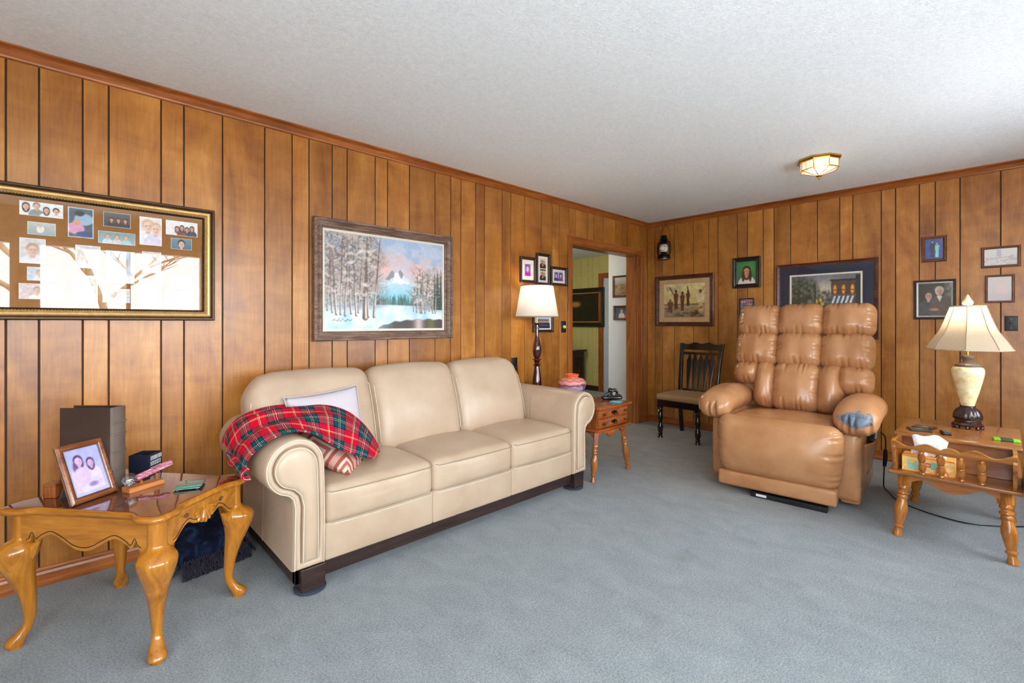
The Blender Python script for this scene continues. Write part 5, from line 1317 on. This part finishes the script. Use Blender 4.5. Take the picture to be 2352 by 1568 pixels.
MB().rbox(.455, .055, .42, .05, (.0, .012, .01), 4, 4, c=(0, .055, .455), M=Bm).build('back_shell', M['recl'], rc, angle=70)
# pocket on the right side
MB().grid(10, 10, lambda u, v: (.466+.058*math.sin(math.pi*u)**.7*(.30+.70*v), -.20+.30*u, .20+.20*v+.05*u*v)).build('side_pocket', M['recl'], rc, solid=.006)
MB().tube([(.472, -.20, .20), (.476, -.10, .25), (.474, 0, .33), (.470, .10, .42)], .004, 6).build('pocket_piping', M['recl'], rc)
# hand control in the pocket
wand = thing('hand_control', 'black chair hand control with pale buttons in the recliner side pocket', 'remote control', (0, 0, 0))
wand.matrix_world = rc.matrix_world @ T(0, 0, 0) if False else (Matrix.Translation((-1.2, -1.935, 0)) @ Matrix.Rotation(R(-86), 4, 'Z') @ T(.502, -.035, .430, R(28), R(10), R(6)))
MB().rbox(.022, .062, .016, .012, (0, 0, .004), 4, 4, c=(0, 0, 0)).build('body', M['black'], wand, angle=70)
for k in range(5): MB().rbox(.006, .004, .003, .002, seg=2, mid=1, c=(.010, -.036+.018*k, .019)).build('button', plain('pale_buttons', srgb(206, 206, 190), .5), wand)
cord = thing('power_cable', 'thin black cable running from the recliner across the carpet to the right', 'cable', (-1.0, -2.45, 0))
pts = spline([(-1.06, -2.455, .44), (-1.02, -2.475, .40), (-1.005, -2.475, .30), (-.98, -2.465, .18), (-.90, -2.45, .05), (-.88, -2.45, .008), (-.98, -2.49, .006), (-1.13, -2.553, .006), (-1.22, -2.653, .006), (-1.275, -2.76, .006), (-1.295, -2.90, .006), (-1.2, -3.05, .006), (-1.05, -3.2, .006)], 8)
MB().tube([(p[0]+1.0, p[1]+2.45, p[2]) for p in pts], .0042, 6).build('cable', M['black'], cord)
MB().tube([(-1.005+1.0, -2.475+2.45, .31), (-1.0+1.0, -2.474+2.45, .25), (-.985+1.0, -2.467+2.45, .19)], [.012, .014, .011], 10).build('strain_relief', M['black'], cord)
# ------------------------------------------------------------------ magazine-rack end table at the right
t3 = thing('magazine_table', 'maple end table with spindled magazine rack and turned splayed legs by the recliner', 'table', (-1.42, -2.862, 0), R(-90))
# local: x = towards image right (world -y), y = away from the camera (world +x)
MB().rbox(.262, .325, .011, .008, seg=3, mid=1, c=(0, .105, .549)).build('table_top', M['maple_x'], t3)
MB().box(-.24, .24, -.19, -.175, .378, .54).build('back_board', M['maple_x'], t3, smooth=False)
MB().box(-.24, -.225, -.175, .40, .378, .54).box(.225, .24, -.175, .40, .378, .54).box(-.225, .225, .385, .40, .378, .54).build('case_side', M['maple_x'], t3, smooth=False)
MB().rbox(.262, .415, .010, .007, seg=3, mid=1, c=(0, .01, .366)).build('lower_shelf', M['maple_x'], t3)
# apron with one deep wave
def wave_apron(y0, y1, L, axis='x'):
    low = spline([(-L, .30), (-L*.85, .318), (-L*.62, .330), (-L*.35, .305), (-L*.1, .288), (L*.1, .288), (L*.35, .305), (L*.62, .330), (L*.85, .318), (L, .30)], 4)
    m = MB().prism(low+[(L, .357), (-L, .357)], y0, y1, 'y')
    if axis == 'y': m.v = [(-p[1], p[0], p[2]) for p in m.v]
    m.build('apron', M['maple_bx'], t3, smooth=False, bevel=.002)
wave_apron(-.345, -.330, .185); wave_apron(.315, .330, .185); wave_apron(-.20, -.187, .28, 'y'); wave_apron(.187, .20, .28, 'y')
for sx in (-1, 1):
    for sy in (-1, 1):
        top = Vector((sx*.193, sy*.325, .357)); bot = Vector((sx*.226, sy*.365, 0)); md_ = top.lerp(bot, .20)
        lg = turned([(0, .033), (1, .031)], top, md_, 4).build('leg', M['maple_b'], t3, angle=30)
        turned([(a, b*1.12) for a, b in COL_LEG], md_, bot).build('turned_shaft', M['maple_b'], lg, angle=40)
# rack: flared ends, scalloped rail, four spindles
yb, yt = -.375, -.452
for sx in (-1, 1):
    m = MB().prism([(-.20, .376), (yb-.012, .376), (yt-.012, .520), (yt-.004, .560), (yt+.014, .566), (-.20, .548)], sx*.232-.0085, sx*.232+.0085, 'x'); m.build('rack_end', M['maple_b'], t3, smooth=False, bevel=.003)
n = 40; up = []; lo = []
for k in range(n+1):
    x = -1+2*k/n; a = abs(x)
    z = .548+.018*math.cos((a-.38)*math.pi/.30)*(1 if a < .92 else 0)*(.8 if a > .12 else .2) + (.012 if a > .93 else 0)
    if a < .14: z += .012*math.cos(a/.14*math.pi/2)
    up.append((x*.242, z)); lo.append((x*.242, .512-.006*math.cos(x*math.pi*1.5)))
rail = MB().prism(lo+list(reversed(up)), -.009, .009, 'y'); rail.v = [(p[0], yt+p[1]+(p[2]-.53)*-.45, p[2]) for p in rail.v]
rail.build('rack_rail', M['maple_bx'], t3, smooth=False, bevel=.003)
SPN = [(0, .008), (.06, .014), (.10, .009), (.22, .017), (.36, .018), (.46, .012), (.50, .016), (.54, .012), (.64, .018), (.78, .017), (.90, .009), (.94, .014), (1, .008)]
for k in range(4):
    x = -.115+.077*k
    turned(SPN, (x, yb-.006, .376), (x, yt+.003, .516), 12).build('spindle', M['maple_b'], t3, angle=40)
# tissue box in the rack
Z3 = .3762
def tissue_print():
    p = Pic(60, 2.0, (240,196,110), 51); A = 2.0; p.grad((236,176,90), (246,214,130)); p.put(np.clip((p.field(4)-.5)*6, 0, .8), (250,230,170))
    for (x0, x1, y0, y1, c) in ((.2,.62,.12,.72,(140,206,190)), (1.12,1.40,.3,.75,(110,190,170)), (1.3,1.6,.1,.5,(236,140,80))): p.rect(x0, x1, y0, y1, c, .9)
    p.ell(.4, .62, .1, .1, (250,200,80)); p.rect(.75, 1.12, .42, .68, (196,70,50)); [p.rect(.79+.06*i, .82+.06*i, .48, .62, (240,226,210)) for i in range(5)]
    for r_, c in ((.26, (226,110,60)), (.19, (250,214,130)), (.12, (230,130,70))): p.ell(1.55, .02, r_, r_*1.5, c)
    p.rect(0, A, 0, .05, (226,140,50)); p.rect(0, A, .93, 1, (232,150,70)); return p
tb_ = thing('tissue_box', 'orange and teal printed tissue box with a white tissue pulled up', 'tissue box', (-1.72, -2.765, Z3), R(-90))
MB().box(-.110, .110, -.056, .056, 0, .088).build('carton', plain('carton_orange', srgb(236, 160, 76), .6), tb_, smooth=False, bevel=.002)
tissue_print().mesh('printed_front', .216, .085, tb_, M['paper'], -.0566, 0, .044)
q = Pic(30, .6, (238,190,100), 52); q.rect(.1, .5, .15, .8, (140,206,190)); q.mesh('printed_end', .108, .085, tb_, M['paper'], 0, 0, .044, rot=(0, 0, R(-90)), loc=(-.1106, 0, 0))
def tis(u, v):
    """tissue pulled up and folding forward over the rack rail"""
    a = (u-.5)*2
    P = [(.0, .086), (.004, .125), (.0, .165), (-.012, .198), (-.045, .214), (-.085, .208), (-.112, .188), (-.122, .165)]
    s = v*(len(P)-1); i = min(int(s), len(P)-2); t = s-i; y = P[i][0]*(1-t)+P[i+1][0]*t; z = P[i][1]*(1-t)+P[i+1][1]*t
    w = .020+.050*min(1, v*2.2)
    return (a*w+.006*math.sin(8*v+3*u)+.014*v, y+.010*math.sin(9*u+3*v)*min(1, v*3), z+.006*math.sin(10*u+1)-.016*a*a-.018*(a > .3)*max(0, v-.6))
MB().grid(26, 30, tis).build('tissue', plain('white_tissue', srgb(238, 238, 240), .9), tb_, angle=80, solid=.0012)
MB().grid(20, 10, lambda u, v: ((u-.5)*.15, .018*math.sin(13*u)+.01*math.sin(29*u), .086+.045*v*(1-.5*abs(2*u-1)))).build('tissue', plain('white_tissue_inner', srgb(232, 232, 236), .9), tb_, angle=80, solid=.0012)
# thin grey folder hung at the outer end of the rack
fo = thing('magazine', 'thin grey magazine standing at the right end of the rack table', 'magazine', (-1.66, -3.125, .372), R(-90))
mm = MB().add([(-.003, -.20, 0), (.003, -.20, 0), (.003, .16, 0), (-.003, .16, 0), (.010, -.215, .185), (.016, -.215, .185), (.016, .16, .175), (.010, .16, .175)], [(0,3,2,1), (4,5,6,7), (0,1,5,4), (1,2,6,5), (2,3,7,6), (3,0,4,7)])
mm.build('pages', plain('magazine_lavender_grey', srgb(176, 172, 190), .3), fo, smooth=False)
mm = MB().add([(.0032, -.20, 0), (.0042, -.20, 0), (.0042, .16, 0), (.0032, .16, 0), (.0162, -.215, .185), (.0172, -.215, .185), (.0172, .16, .175), (.0162, .16, .175)], [(0,3,2,1), (4,5,6,7), (0,1,5,4), (1,2,6,5), (2,3,7,6), (3,0,4,7)])
mm.build('cover', plain('magazine_dark_cover', srgb(74, 74, 72), .35), fo, smooth=False)
ZT3 = .5602
# coasters, small remote and green packet on the top
p = Pic(30, 1, (62,66,58), 61); p.mottle(.5, 6); p.ell(.5, .5, .2, .12, (170,120,80))
c1 = thing('photo_coaster', 'dark printed square coaster at the left corner of the rack table', 'coaster', (-1.47, -2.70, ZT3), R(-70)); MB().rbox(.05, .05, .004, .002, seg=2, mid=1, c=(0, 0, .004)).build('tile', M['frame_black'], c1); p.mesh('print', .092, .092, c1, M['paper'], 0, 0, 0, rot=(R(-90), 0, 0), loc=(0, 0, .0084))
c2 = thing('photo_coaster', 'second dark coaster overlapping behind the corner coaster on the rack table', 'coaster', (-1.365, -2.715, ZT3), R(-100)); MB().rbox(.05, .05, .004, .002, seg=2, mid=1, c=(0, 0, .004)).build('tile', M['frame_black'], c2); p.mesh('print', .092, .092, c2, M['paper'], 0, 0, 0, rot=(R(-90), 0, 0), loc=(0, 0, .0084))
rm = thing('black_case', 'small flat black case beside the white tissue on the rack table', 'case', (-1.49, -2.82, ZT3), R(-75)); MB().rbox(.020, .042, .008, .005, seg=3, mid=2, c=(0, 0, .008)).build('body', M['black'], rm); MB().rbox(.014, .03, .001, .0008, seg=1, mid=1, c=(0, 0, .0165)).build('cover_panel', plain('case_grey_print', srgb(86, 84, 84), .4), rm)
gp = thing('green_packet', 'lime green packet with dark label near the table lamp', 'packet', (-1.47, -3.065, ZT3), R(-84)); MB().rbox(.052, .026, .007, .003, seg=2, mid=2, c=(0, 0, .007)).build('wrapper', plain('lime_wrapper', srgb(120, 190, 40), .35), gp); MB().rbox(.026, .0262, .0072, .002, seg=1, mid=1, c=(.0, 0, .0072)).build('label_band', plain('dark_green_label', srgb(34, 62, 24), .4), gp)
pn = thing('pencil', 'short brown pencil lying behind the green packet', 'pencil', (-1.41, -3.06, ZT3), R(-86)); MB().tube([(-.034, 0, .004), (.030, 0, .004), (.038, 0, .004)], [.0037, .0037, .0008], 6).build('barrel', M['frame_red'], pn, smooth=False); MB().tube([(-.040, 0, .004), (-.034, 0, .004)], .0036, 6).build('eraser', plain('eraser_pink', srgb(190, 110, 100), .8), pn)

# ------------------------------------------------------------------ table lamp
tl_ = thing('table_lamp', 'cream ceramic table lamp with carved dark base and lit bell shade', 'lamp', (-1.165, -2.90, ZT3))
k_ = .000659
def zz(yz): return (1325-yz)*k_
MB().lathe([(.001, .012), (.085, .012), (.104, .016), (.108, .024), (.100, .032), (.094, .036), (.001, .036)], 8, T(rz=R(22.5))).build('base_plate', M['mahogany'], tl_, angle=20)
for k in range(8): MB().lathe([(.010, 0), (.014, .004), (.014, .010), (.010, .016), (.001, .016)], 12, T(.086*math.cos(R(45*k)), .086*math.sin(R(45*k)), 0)).build('foot', M['mahogany'], tl_)
def flute(r, z, a): return r*(1+.055*abs(math.sin(8*a))) if .052 < z < .125 else r
MB().lathe([(.080, .036), (.084, .046), (.082, .052), (.088, .058), (.090, .072), (.085, .092), (.072, .112), (.052, .126), (.048, .132), (.05, .136), (.044, .139), (.001, .139)], 96, fn=flute).build('fluted_base', plain('bronze_brown_resin', srgb(52, 36, 34), .25, .2, coat=.3), tl_, angle=60)
def crackle():
    n = NT('cream_crackle_glaze'); v = n.coord('Object'); f = n.noise(v, 26, 4, .6)
    br = n.node('ShaderNodeTexBrick'); br.inputs['Scale'].default_value = 60; br.inputs['Mortar Size'].default_value = .012; n.link(v, br.inputs['Vector'])
    col = n.ramp(f, [(.35, srgb(204, 184, 132)), (.52, srgb(224, 210, 166)), (.7, srgb(234, 225, 194))])
    return n.set(col, .22, 0, None, .5, .5, .08)
MB().lathe(spline([(.042, .137), (.046, .15), (.060, .19), (.075, .235), (.092, .29), (.103, .335), (.104, .358), (.096, .374), (.080, .380)], 4)+[(.001, .381)], 40).build('body', crackle(), tl_, angle=60)
def bead_(r, z, a): return r*(1+.03*abs(math.sin(9*a)))
MB().lathe([(.060, .379), (.078, .383), (.080, .392), (.070, .400), (.048, .404), (.034, .410), (.030, .418), (.040, .430), (.046, .438), (.044, .446), (.030, .451), (.012, .452)], 72, fn=bead_).build('cap', plain('taupe_resin_cap', srgb(112, 96, 84), .35, coat=.2), tl_, angle=60)
MB().lathe([(.006, .45), (.006, .60), (.016, .61), (.016, .65), (.006, .652)], 14).build('stem', M['brass'], tl_)
SB = .487
prof = spline([(.268, SB), (.228, SB+.055), (.180, SB+.115), (.150, SB+.175), (.128, SB+.225), (.110, SB+.268)], 5)
nseg = 8; rr = []
for (r_, z_) in prof:
    ring = []
    for k in range(nseg):
        for j in range(6):
            a0 = 2*math.pi*k/nseg; a1 = 2*math.pi*(k+1)/nseg; t = j/6
            x = r_*(math.cos(a0)*(1-t)+math.cos(a1)*t); y = r_*(math.sin(a0)*(1-t)+math.sin(a1)*t); ring.append((x, y, z_))
    rr.append(ring)
shd = MB().rings(rr, True, False).build('shade', translucent_shade('beige_bell_shade', (.56, .47, .36, 1), .42), tl_, angle=25)
for k in range(nseg):
    a = 2*math.pi*k/nseg; MB().tube([((r_+.001)*math.cos(a), (r_+.001)*math.sin(a), z_) for r_, z_ in prof], .0028, 5).build('rib', plain('shade_rib_beige', srgb(150, 130, 104), .7), shd)
for (r_, z_, nm) in ((.269, SB, 'lower_trim'), (.111, SB+.268, 'upper_trim')):
    MB().tube([(r_*math.cos(2*math.pi*k/nseg), r_*math.sin(2*math.pi*k/nseg), z_) for k in range(nseg+1)], .0045, 6).build(nm, plain('shade_trim_beige', srgb(176, 158, 130), .7), shd)
MB().lathe([(.001, SB+.275), (.028, SB+.277), (.036, SB+.288), (.034, SB+.298), (.022, SB+.312), (.012, SB+.330), (.001, SB+.342)], 20).build('finial', plain('ivory_finial', srgb(236, 220, 178), .3), tl_)
m = MB()
for k in range(3): m.tube([(0, 0, SB+.272), (.108*math.cos(R(120*k)), .108*math.sin(R(120*k)), SB+.266)], .002, 5)
for s_ in (-1, 1): m.tube([(s_*.012, 0, .652), (s_*.04, 0, .68), (s_*.035, 0, .73), (0, 0, SB+.275)], .002, 5)
m.build('harp', M['grey_metal'], tl_)
MB().lathe([(.014, .652)] + [(.028*math.sin(R(15*k)), .684-.028*math.cos(R(15*k))) for k in range(3, 12)] + [(.002, .712)], 16).build('bulb', emissive('table_lamp_bulb', (1, .85, .6, 1), 25), tl_)
for o in list(tl_.children_recursive):
    if o.type == 'MESH':
        for v_ in o.data.vertices: v_.co.x *= .74; v_.co.y *= .74
lamp_light(tl_, .738, 5, (1, .84, .62), .02)

# ------------------------------------------------------------------ hurricane lantern on the far wall
ln_ = thing('hurricane_lantern', 'black hurricane lantern with printed glass globe hanging near the corner', 'lantern', (-.085, -.268, 1.966), 0)
K = M['black_metal']
MB().lathe([(.001, 0), (.068, 0), (.072, .006), (.072, .040), (.066, .052), (.040, .062), (.030, .066), (.001, .066)], 28).build('tank', K, ln_, angle=40)
MB().lathe([(.0725, .001), (.0735, .004), (.0725, .007)], 28, cap=False).build('tank_rim', M['grey_metal'], ln_)
MB().lathe([(.030, .066), (.034, .078), (.028, .090), (.020, .092)], 20).build('burner', K, ln_)
def globe_print():
    n = NT('printed_lantern_glass'); v = n.coord('Object'); s = n.node('ShaderNodeSeparateXYZ'); n.link(v, s.inputs[0])
    f = n.noise(v, 26, 2); zb = n.math('ADD', s.outputs['Z'], n.math('MULTIPLY', f, .02))
    return n.set(n.ramp(n.math('MULTIPLY', zb, 1/.22), [(0, srgb(200, 196, 186)), (.55, srgb(224, 218, 206)), (.72, srgb(70, 66, 62)), (.735, srgb(220, 214, 204)), (.82, srgb(120, 140, 160)), (.92, srgb(170, 190, 206))], 'CONSTANT'), .15)
MB().lathe(spline([(.034, .090), (.046, .110), (.050, .135), (.046, .160), (.036, .185)], 4), 28, cap=False).build('globe', globe_print(), ln_)
MB().lathe([(.040, .184), (.050, .190), (.044, .200), (.030, .206), (.026, .225), (.044, .232), (.048, .240), (.030, .252), (.036, .262), (.030, .285), (.001, .290)], 24).build('chimney_cap', K, ln_, angle=40)
for s_ in (-1, 1): MB().tube(spline([(0, s_*.060, .05), (0, s_*.078, .08), (0, s_*.076, .17), (0, s_*.070, .20), (0, s_*.035, .215)], 5), .008, 8).build('side_tube', K, ln_)
MB().tube([(.0, .0525*math.cos(R(20*k)), .137+.034*math.sin(R(20*k))) if False else (-.050*math.cos(R(10)), .045*math.cos(R(20*k)), .137+.034*math.sin(R(20*k))) for k in range(19)], .0018, 5).build('wire_guard', K, ln_)
MB().tube(spline([(0, -.070, .195), (.03, -.062, .30), (.05, -.02, .40), (.06, 0, .425), (.05, .02, .40), (.03, .062, .30), (0, .070, .195)], 5), .0018, 5).build('bail', K, ln_)
MB().tube([(.085, 0, .42), (.055, 0, .42), (.052, 0, .43), (.055, 0, .438)], .003, 6).build('hook', M['antique_brass'], ln_)

# ------------------------------------------------------------------ ceiling fixture
cf = thing('ceiling_light', 'glowing octagonal brass and glass ceiling light above the recliner', 'ceiling light', (-1.135, -2.10, CEIL), R(20))
MB().lathe([(.143, 0), (.143, -.012), (.135, -.018), (.132, -.026), (.001, -.026)], 8, T(rz=R(22.5))).build('canopy', M['brass'], cf, angle=20)
M['lit_glass'] = None
def lit():
    n = NT('lit_bevelled_glass'); n.n.remove(n.bsdf)
    tr = n.node('ShaderNodeBsdfTransparent'); tr.inputs[0].default_value = (1, .97, .9, 1); tl2 = n.node('ShaderNodeBsdfTranslucent'); tl2.inputs[0].default_value = (1, .95, .85, 1)
    f = n.noise(n.coord('Object', (1, 1, .3)), 40, 3); mx = n.node('ShaderNodeMixShader'); n.link(n.ramp(f, [(.35, (.35, .35, .35, 1)), (.65, (.8, .8, .8, 1))]), mx.inputs[0])
    n.link(tr.outputs[0], mx.inputs[1]); n.link(tl2.outputs[0], mx.inputs[2]); n.link(mx.outputs[0], n.out.inputs[0]); return n.m
M['lit_glass'] = lit()
def oct_(r, k): a = R(22.5+45*k); return Vector((r*math.cos(a), r*math.sin(a), 0))
for k in range(8):
    a, b = oct_(.125, k), oct_(.125, k+1); z0, z1 = Vector((0, 0, -.026)), Vector((0, 0, -.082)); c = Vector((0, 0, -.128))
    MB().add([a+z0, b+z0, b+z1, a+z1], [(0, 1, 2, 3)]).build('side_pane', M['lit_glass'], cf, smooth=False)
    MB().add([a+z1, b+z1, c], [(0, 1, 2)]).build('lower_pane', M['lit_glass'], cf, smooth=False)
    MB().tube([tuple(a+z0), tuple(a+z1), tuple(c)], .0032, 5).build('came', M['brass'], cf)
    MB().tube([tuple(a+z1), tuple(b+z1)], .0032, 5).build('came', M['brass'], cf)
MB().lathe([(.001, -.122), (.022, -.124), (.018, -.130), (.007, -.136), (.009, -.146), (.001, -.152)], 16).build('finial', M['brass'], cf)
for s_ in (-1, 1):
    MB().lathe([(.001, -.03)] + [(.019*math.sin(R(18*k)), -.056+.019*math.cos(R(18*k))) for k in range(1, 10)] + [(.001, -.076)], 12, T(s_*.052, 0, 0)).build('bulb', emissive('fixture_bulb', (1, .84, .58, 1), 40), cf)
    d = bpy.data.lights.new('fixture_glow', 'POINT'); d.energy = 4.5; d.color = (1, .80, .52); d.shadow_soft_size = .018
    o = link(bpy.data.objects.new('fixture_glow', d), cf); o.location = (s_*.052, 0, -.056)

# ------------------------------------------------------------------ hall
def canvas_dark():
    p = Pic(50, .8, (34,26,18), 71); p.mottle(.5, 6); p.ell(.12, .62, .14, .1, (206,150,60), .9, .8); return p
hp = thing('dark_painting', 'dark landscape painting in a heavy black frame on the yellow hall wall', 'painting', (1.617, 2.20, 1.495), FW)
frame_mesh(.84, .70, bar_profile(.08, .04, 'step')).build('frame', M['frame_black'], hp, smooth=False); frame_mesh(.69, .55, [(0, -.004), (0, -.012), (.02, -.012), (.022, -.004)]).build('gilt_slip', M['gold'], hp, smooth=False); canvas_dark().mesh('canvas', .66, .52, hp, M['oil'], -.006)
struct(MB().box(1.598, 1.62, 1.80, 1.905, 0, 2.09).box(1.598, 1.62, 1.60, 1.80, 2.0, 2.09).build('trim_10', M['trim'], smooth=False))
struct(MB().box(1.61, 1.625, .70, 1.80, .01, 2.0).build('door_1', plain('pale_blue_door', srgb(196, 210, 226), .5), smooth=False))
for (yc, zc, w, h, lab, c) in ((.375, 1.70, .40, .29, 'brown framed landscape, upper one on the white hall wall', (150,120,90)), (.375, 1.35, .38, .19, 'brown framed photo of two people, lower one on the white hall wall', (90,96,110))):
    t = thing('hall_picture', lab, 'framed picture', (.099, yc, zc), FW); frame_mesh(w, h, bar_profile(.026, .02)).build('frame', M['frame_brown'], t, smooth=False)
    p = Pic(40, (w-.05)/(h-.05), c, int(zc*100)); p.mottle(.4, 6)
    if zc < 1.5: p.person(.75, .5, .34, (120,90,70), SK, (216,214,220)); p.person(1.35, .4, .32, (80,50,40), SK, (226,120,150))
    else: p.grad((160,150,140), (206,200,196), .6, 1)
    p.mesh('picture', w-.05, h-.05, t, M['print'], -.006)
wd = thing('carved_wall_hanging', 'curvy reddish wooden wall hanging half hidden by the door jamb', 'wall hanging', (.095, .12, .80), FW)
m = MB().tube(spline([(-.085, -.012, .30), (-.115, -.012, .26), (-.10, -.012, .19), (-.075, -.012, .15), (-.115, -.012, .09), (-.13, -.012, .02), (-.115, -.012, -.06), (-.08, -.012, -.11)], 5), .016, 8); m.tube(spline([(-.085, -.012, .30), (-.03, -.012, .27), (-.03, -.012, .17), (-.07, -.012, .15), (-.02, -.012, .09), (.0, -.012, .02), (-.03, -.012, -.06), (-.08, -.012, -.11)], 5), .016, 8); m.build('scroll', M['maple_red'], wd)
ct = thing('hall_console', 'dark wooden console table against the yellow hall wall', 'table', (1.35, 2.62, 0), FW)
MB().box(-.02, .50, -.16, .20, .70, .735).build('table_top', M['walnut'], ct, smooth=False, bevel=.004); MB().box(.03, .45, -.12, .18, .60, .70).build('frieze', M['walnut'], ct, smooth=False)
for x in (.06, .42):
    for y in (-.11, .16): MB().box(x-.03, x+.03, y-.03, y+.03, 0, .60).build('leg', M['walnut'], ct, smooth=False, bevel=.004)
MB().box(.05, .43, .10, .115, .10, .60).build('back_panel', M['walnut'], ct, smooth=False)
dl = thing('lace_runner', 'pale crocheted runner lying on the hall console', 'runner', (1.35, 2.62, .7355), FW)
MB().grid(12, 8, lambda u, v: (.05+.40*u, -.168+.30*v, .002-.05*max(0, 1-v*6)*(.6+.4*math.sin(9*u)))).build('cloth', plain('ecru_lace', srgb(180, 174, 150), .9, nscale=200, var=.3), dl, solid=.003)
vs = thing('brown_vase', 'squat brown vase standing on the hall console', 'vase', (1.36, 2.46, .740), 0); MB().lathe(spline([(.04, 0), (.07, .04), (.075, .08), (.06, .12), (.03, .14), (.035, .17)], 4), 24).build('body', M['maple_red'], vs)
cn = thing('white_jar', 'small white jar with dark lid at the left of the hall console', 'jar', (1.40, 2.61, .740), 0); MB().lathe([(.03, 0), (.05, .02), (.055, .12), (.04, .16), (.001, .16)], 20).build('body', plain('white_china', srgb(206, 212, 220), .2), cn); MB().lathe([(.042, .16), (.042, .19), (.02, .21), (.012, .24), (.001, .24)], 20).build('lid', M['black'], cn)
hl = thing('hall_ceiling_lamp', 'small globe ceiling lamp in the hall', 'ceiling light', (-.6, 1.6, 2.40), 0)
MB().lathe([(.07, 0), (.07, -.02), (.05, -.03), (.001, -.03)], 20).build('canopy', M['brass'], hl); MB().lathe([(.04, -.03)]+[(.09*math.sin(R(15*k)), -.11+.09*math.cos(R(15*k))) for k in range(2, 12)]+[(.001, -.2)], 20).build('globe', emissive('hall_globe', (1, .86, .55, 1), 3), hl)
lamp_light(hl, -.24, 38, (1, .90, .70), .08)
# ------------------------------------------------------------------ outdoors, seen only as a reflection in the picture glass
struct(MB().box(-30, 20, -40, ROOM_S-.2, -.5, -.4).build('ground_lawn', plain('winter_lawn', srgb(128, 124, 108), .95, nscale=3, var=.2), smooth=False))
struct(MB().box(-12, 4, -9.5, ROOM_S-.2, -.4, -.36).build('ground_bounce_slab', plain('pale_bounce_slab', srgb(214, 214, 214), .9, nscale=4), smooth=False))  # added pale slab, invented to bounce daylight up onto the ceiling
def bare_tree(label, x, y, h, seed, lean=0.0):
    t = thing('bare_tree', label, 'tree', (x, y, -.4)); rg = random.Random(seed); tk = MB(); br = MB()
    def grow(p, d, L, r, lv, mb):
        pts = [tuple(p)]; q = p.copy(); dd = d.copy(); rad = [r]
        for i in range(5):
            dd = (dd+Vector((rg.uniform(-.16, .16), rg.uniform(-.16, .16), rg.uniform(-.04, .12)))).normalized(); q = q+dd*L/5; pts.append(tuple(q)); rad.append(r*(1-.1*(i+1)))
            if lv < 4 and i >= (2 if lv == 0 else 1) and rg.random() < .85:
                a = rg.uniform(0, 6.28); s = rg.uniform(.5, 1.1); e = Vector((math.cos(a), math.sin(a), 0)); nd = (dd*.6+e*s+Vector((0, 0, .15))).normalized(); grow(q, nd, L*rg.uniform(.5, .75), r*.55, lv+1, br)
        mb.tube(pts, rad, 6 if lv < 2 else 4)
        if lv < 4: grow(q, dd, L*.6, r*.5, lv+1, br)
    grow(Vector((0, 0, 0)), Vector((lean, 0, 1)).normalized(), h*.45, .11, 0, tk)
    b = plain('pale_bark', srgb(150, 134, 112), .9, var=.3, nscale=6)
    tk.build('trunk', b, t, angle=60); br.build('branches', b, t, angle=60)
bare_tree('bare forked tree outside, reflected in the left of the collage glass', -5.9, -11.5, 8.0, 12, .1)
bare_tree('slender bare tree outside, reflected in the middle of the collage glass', -4.3, -13.5, 8.0, 27, -.12)
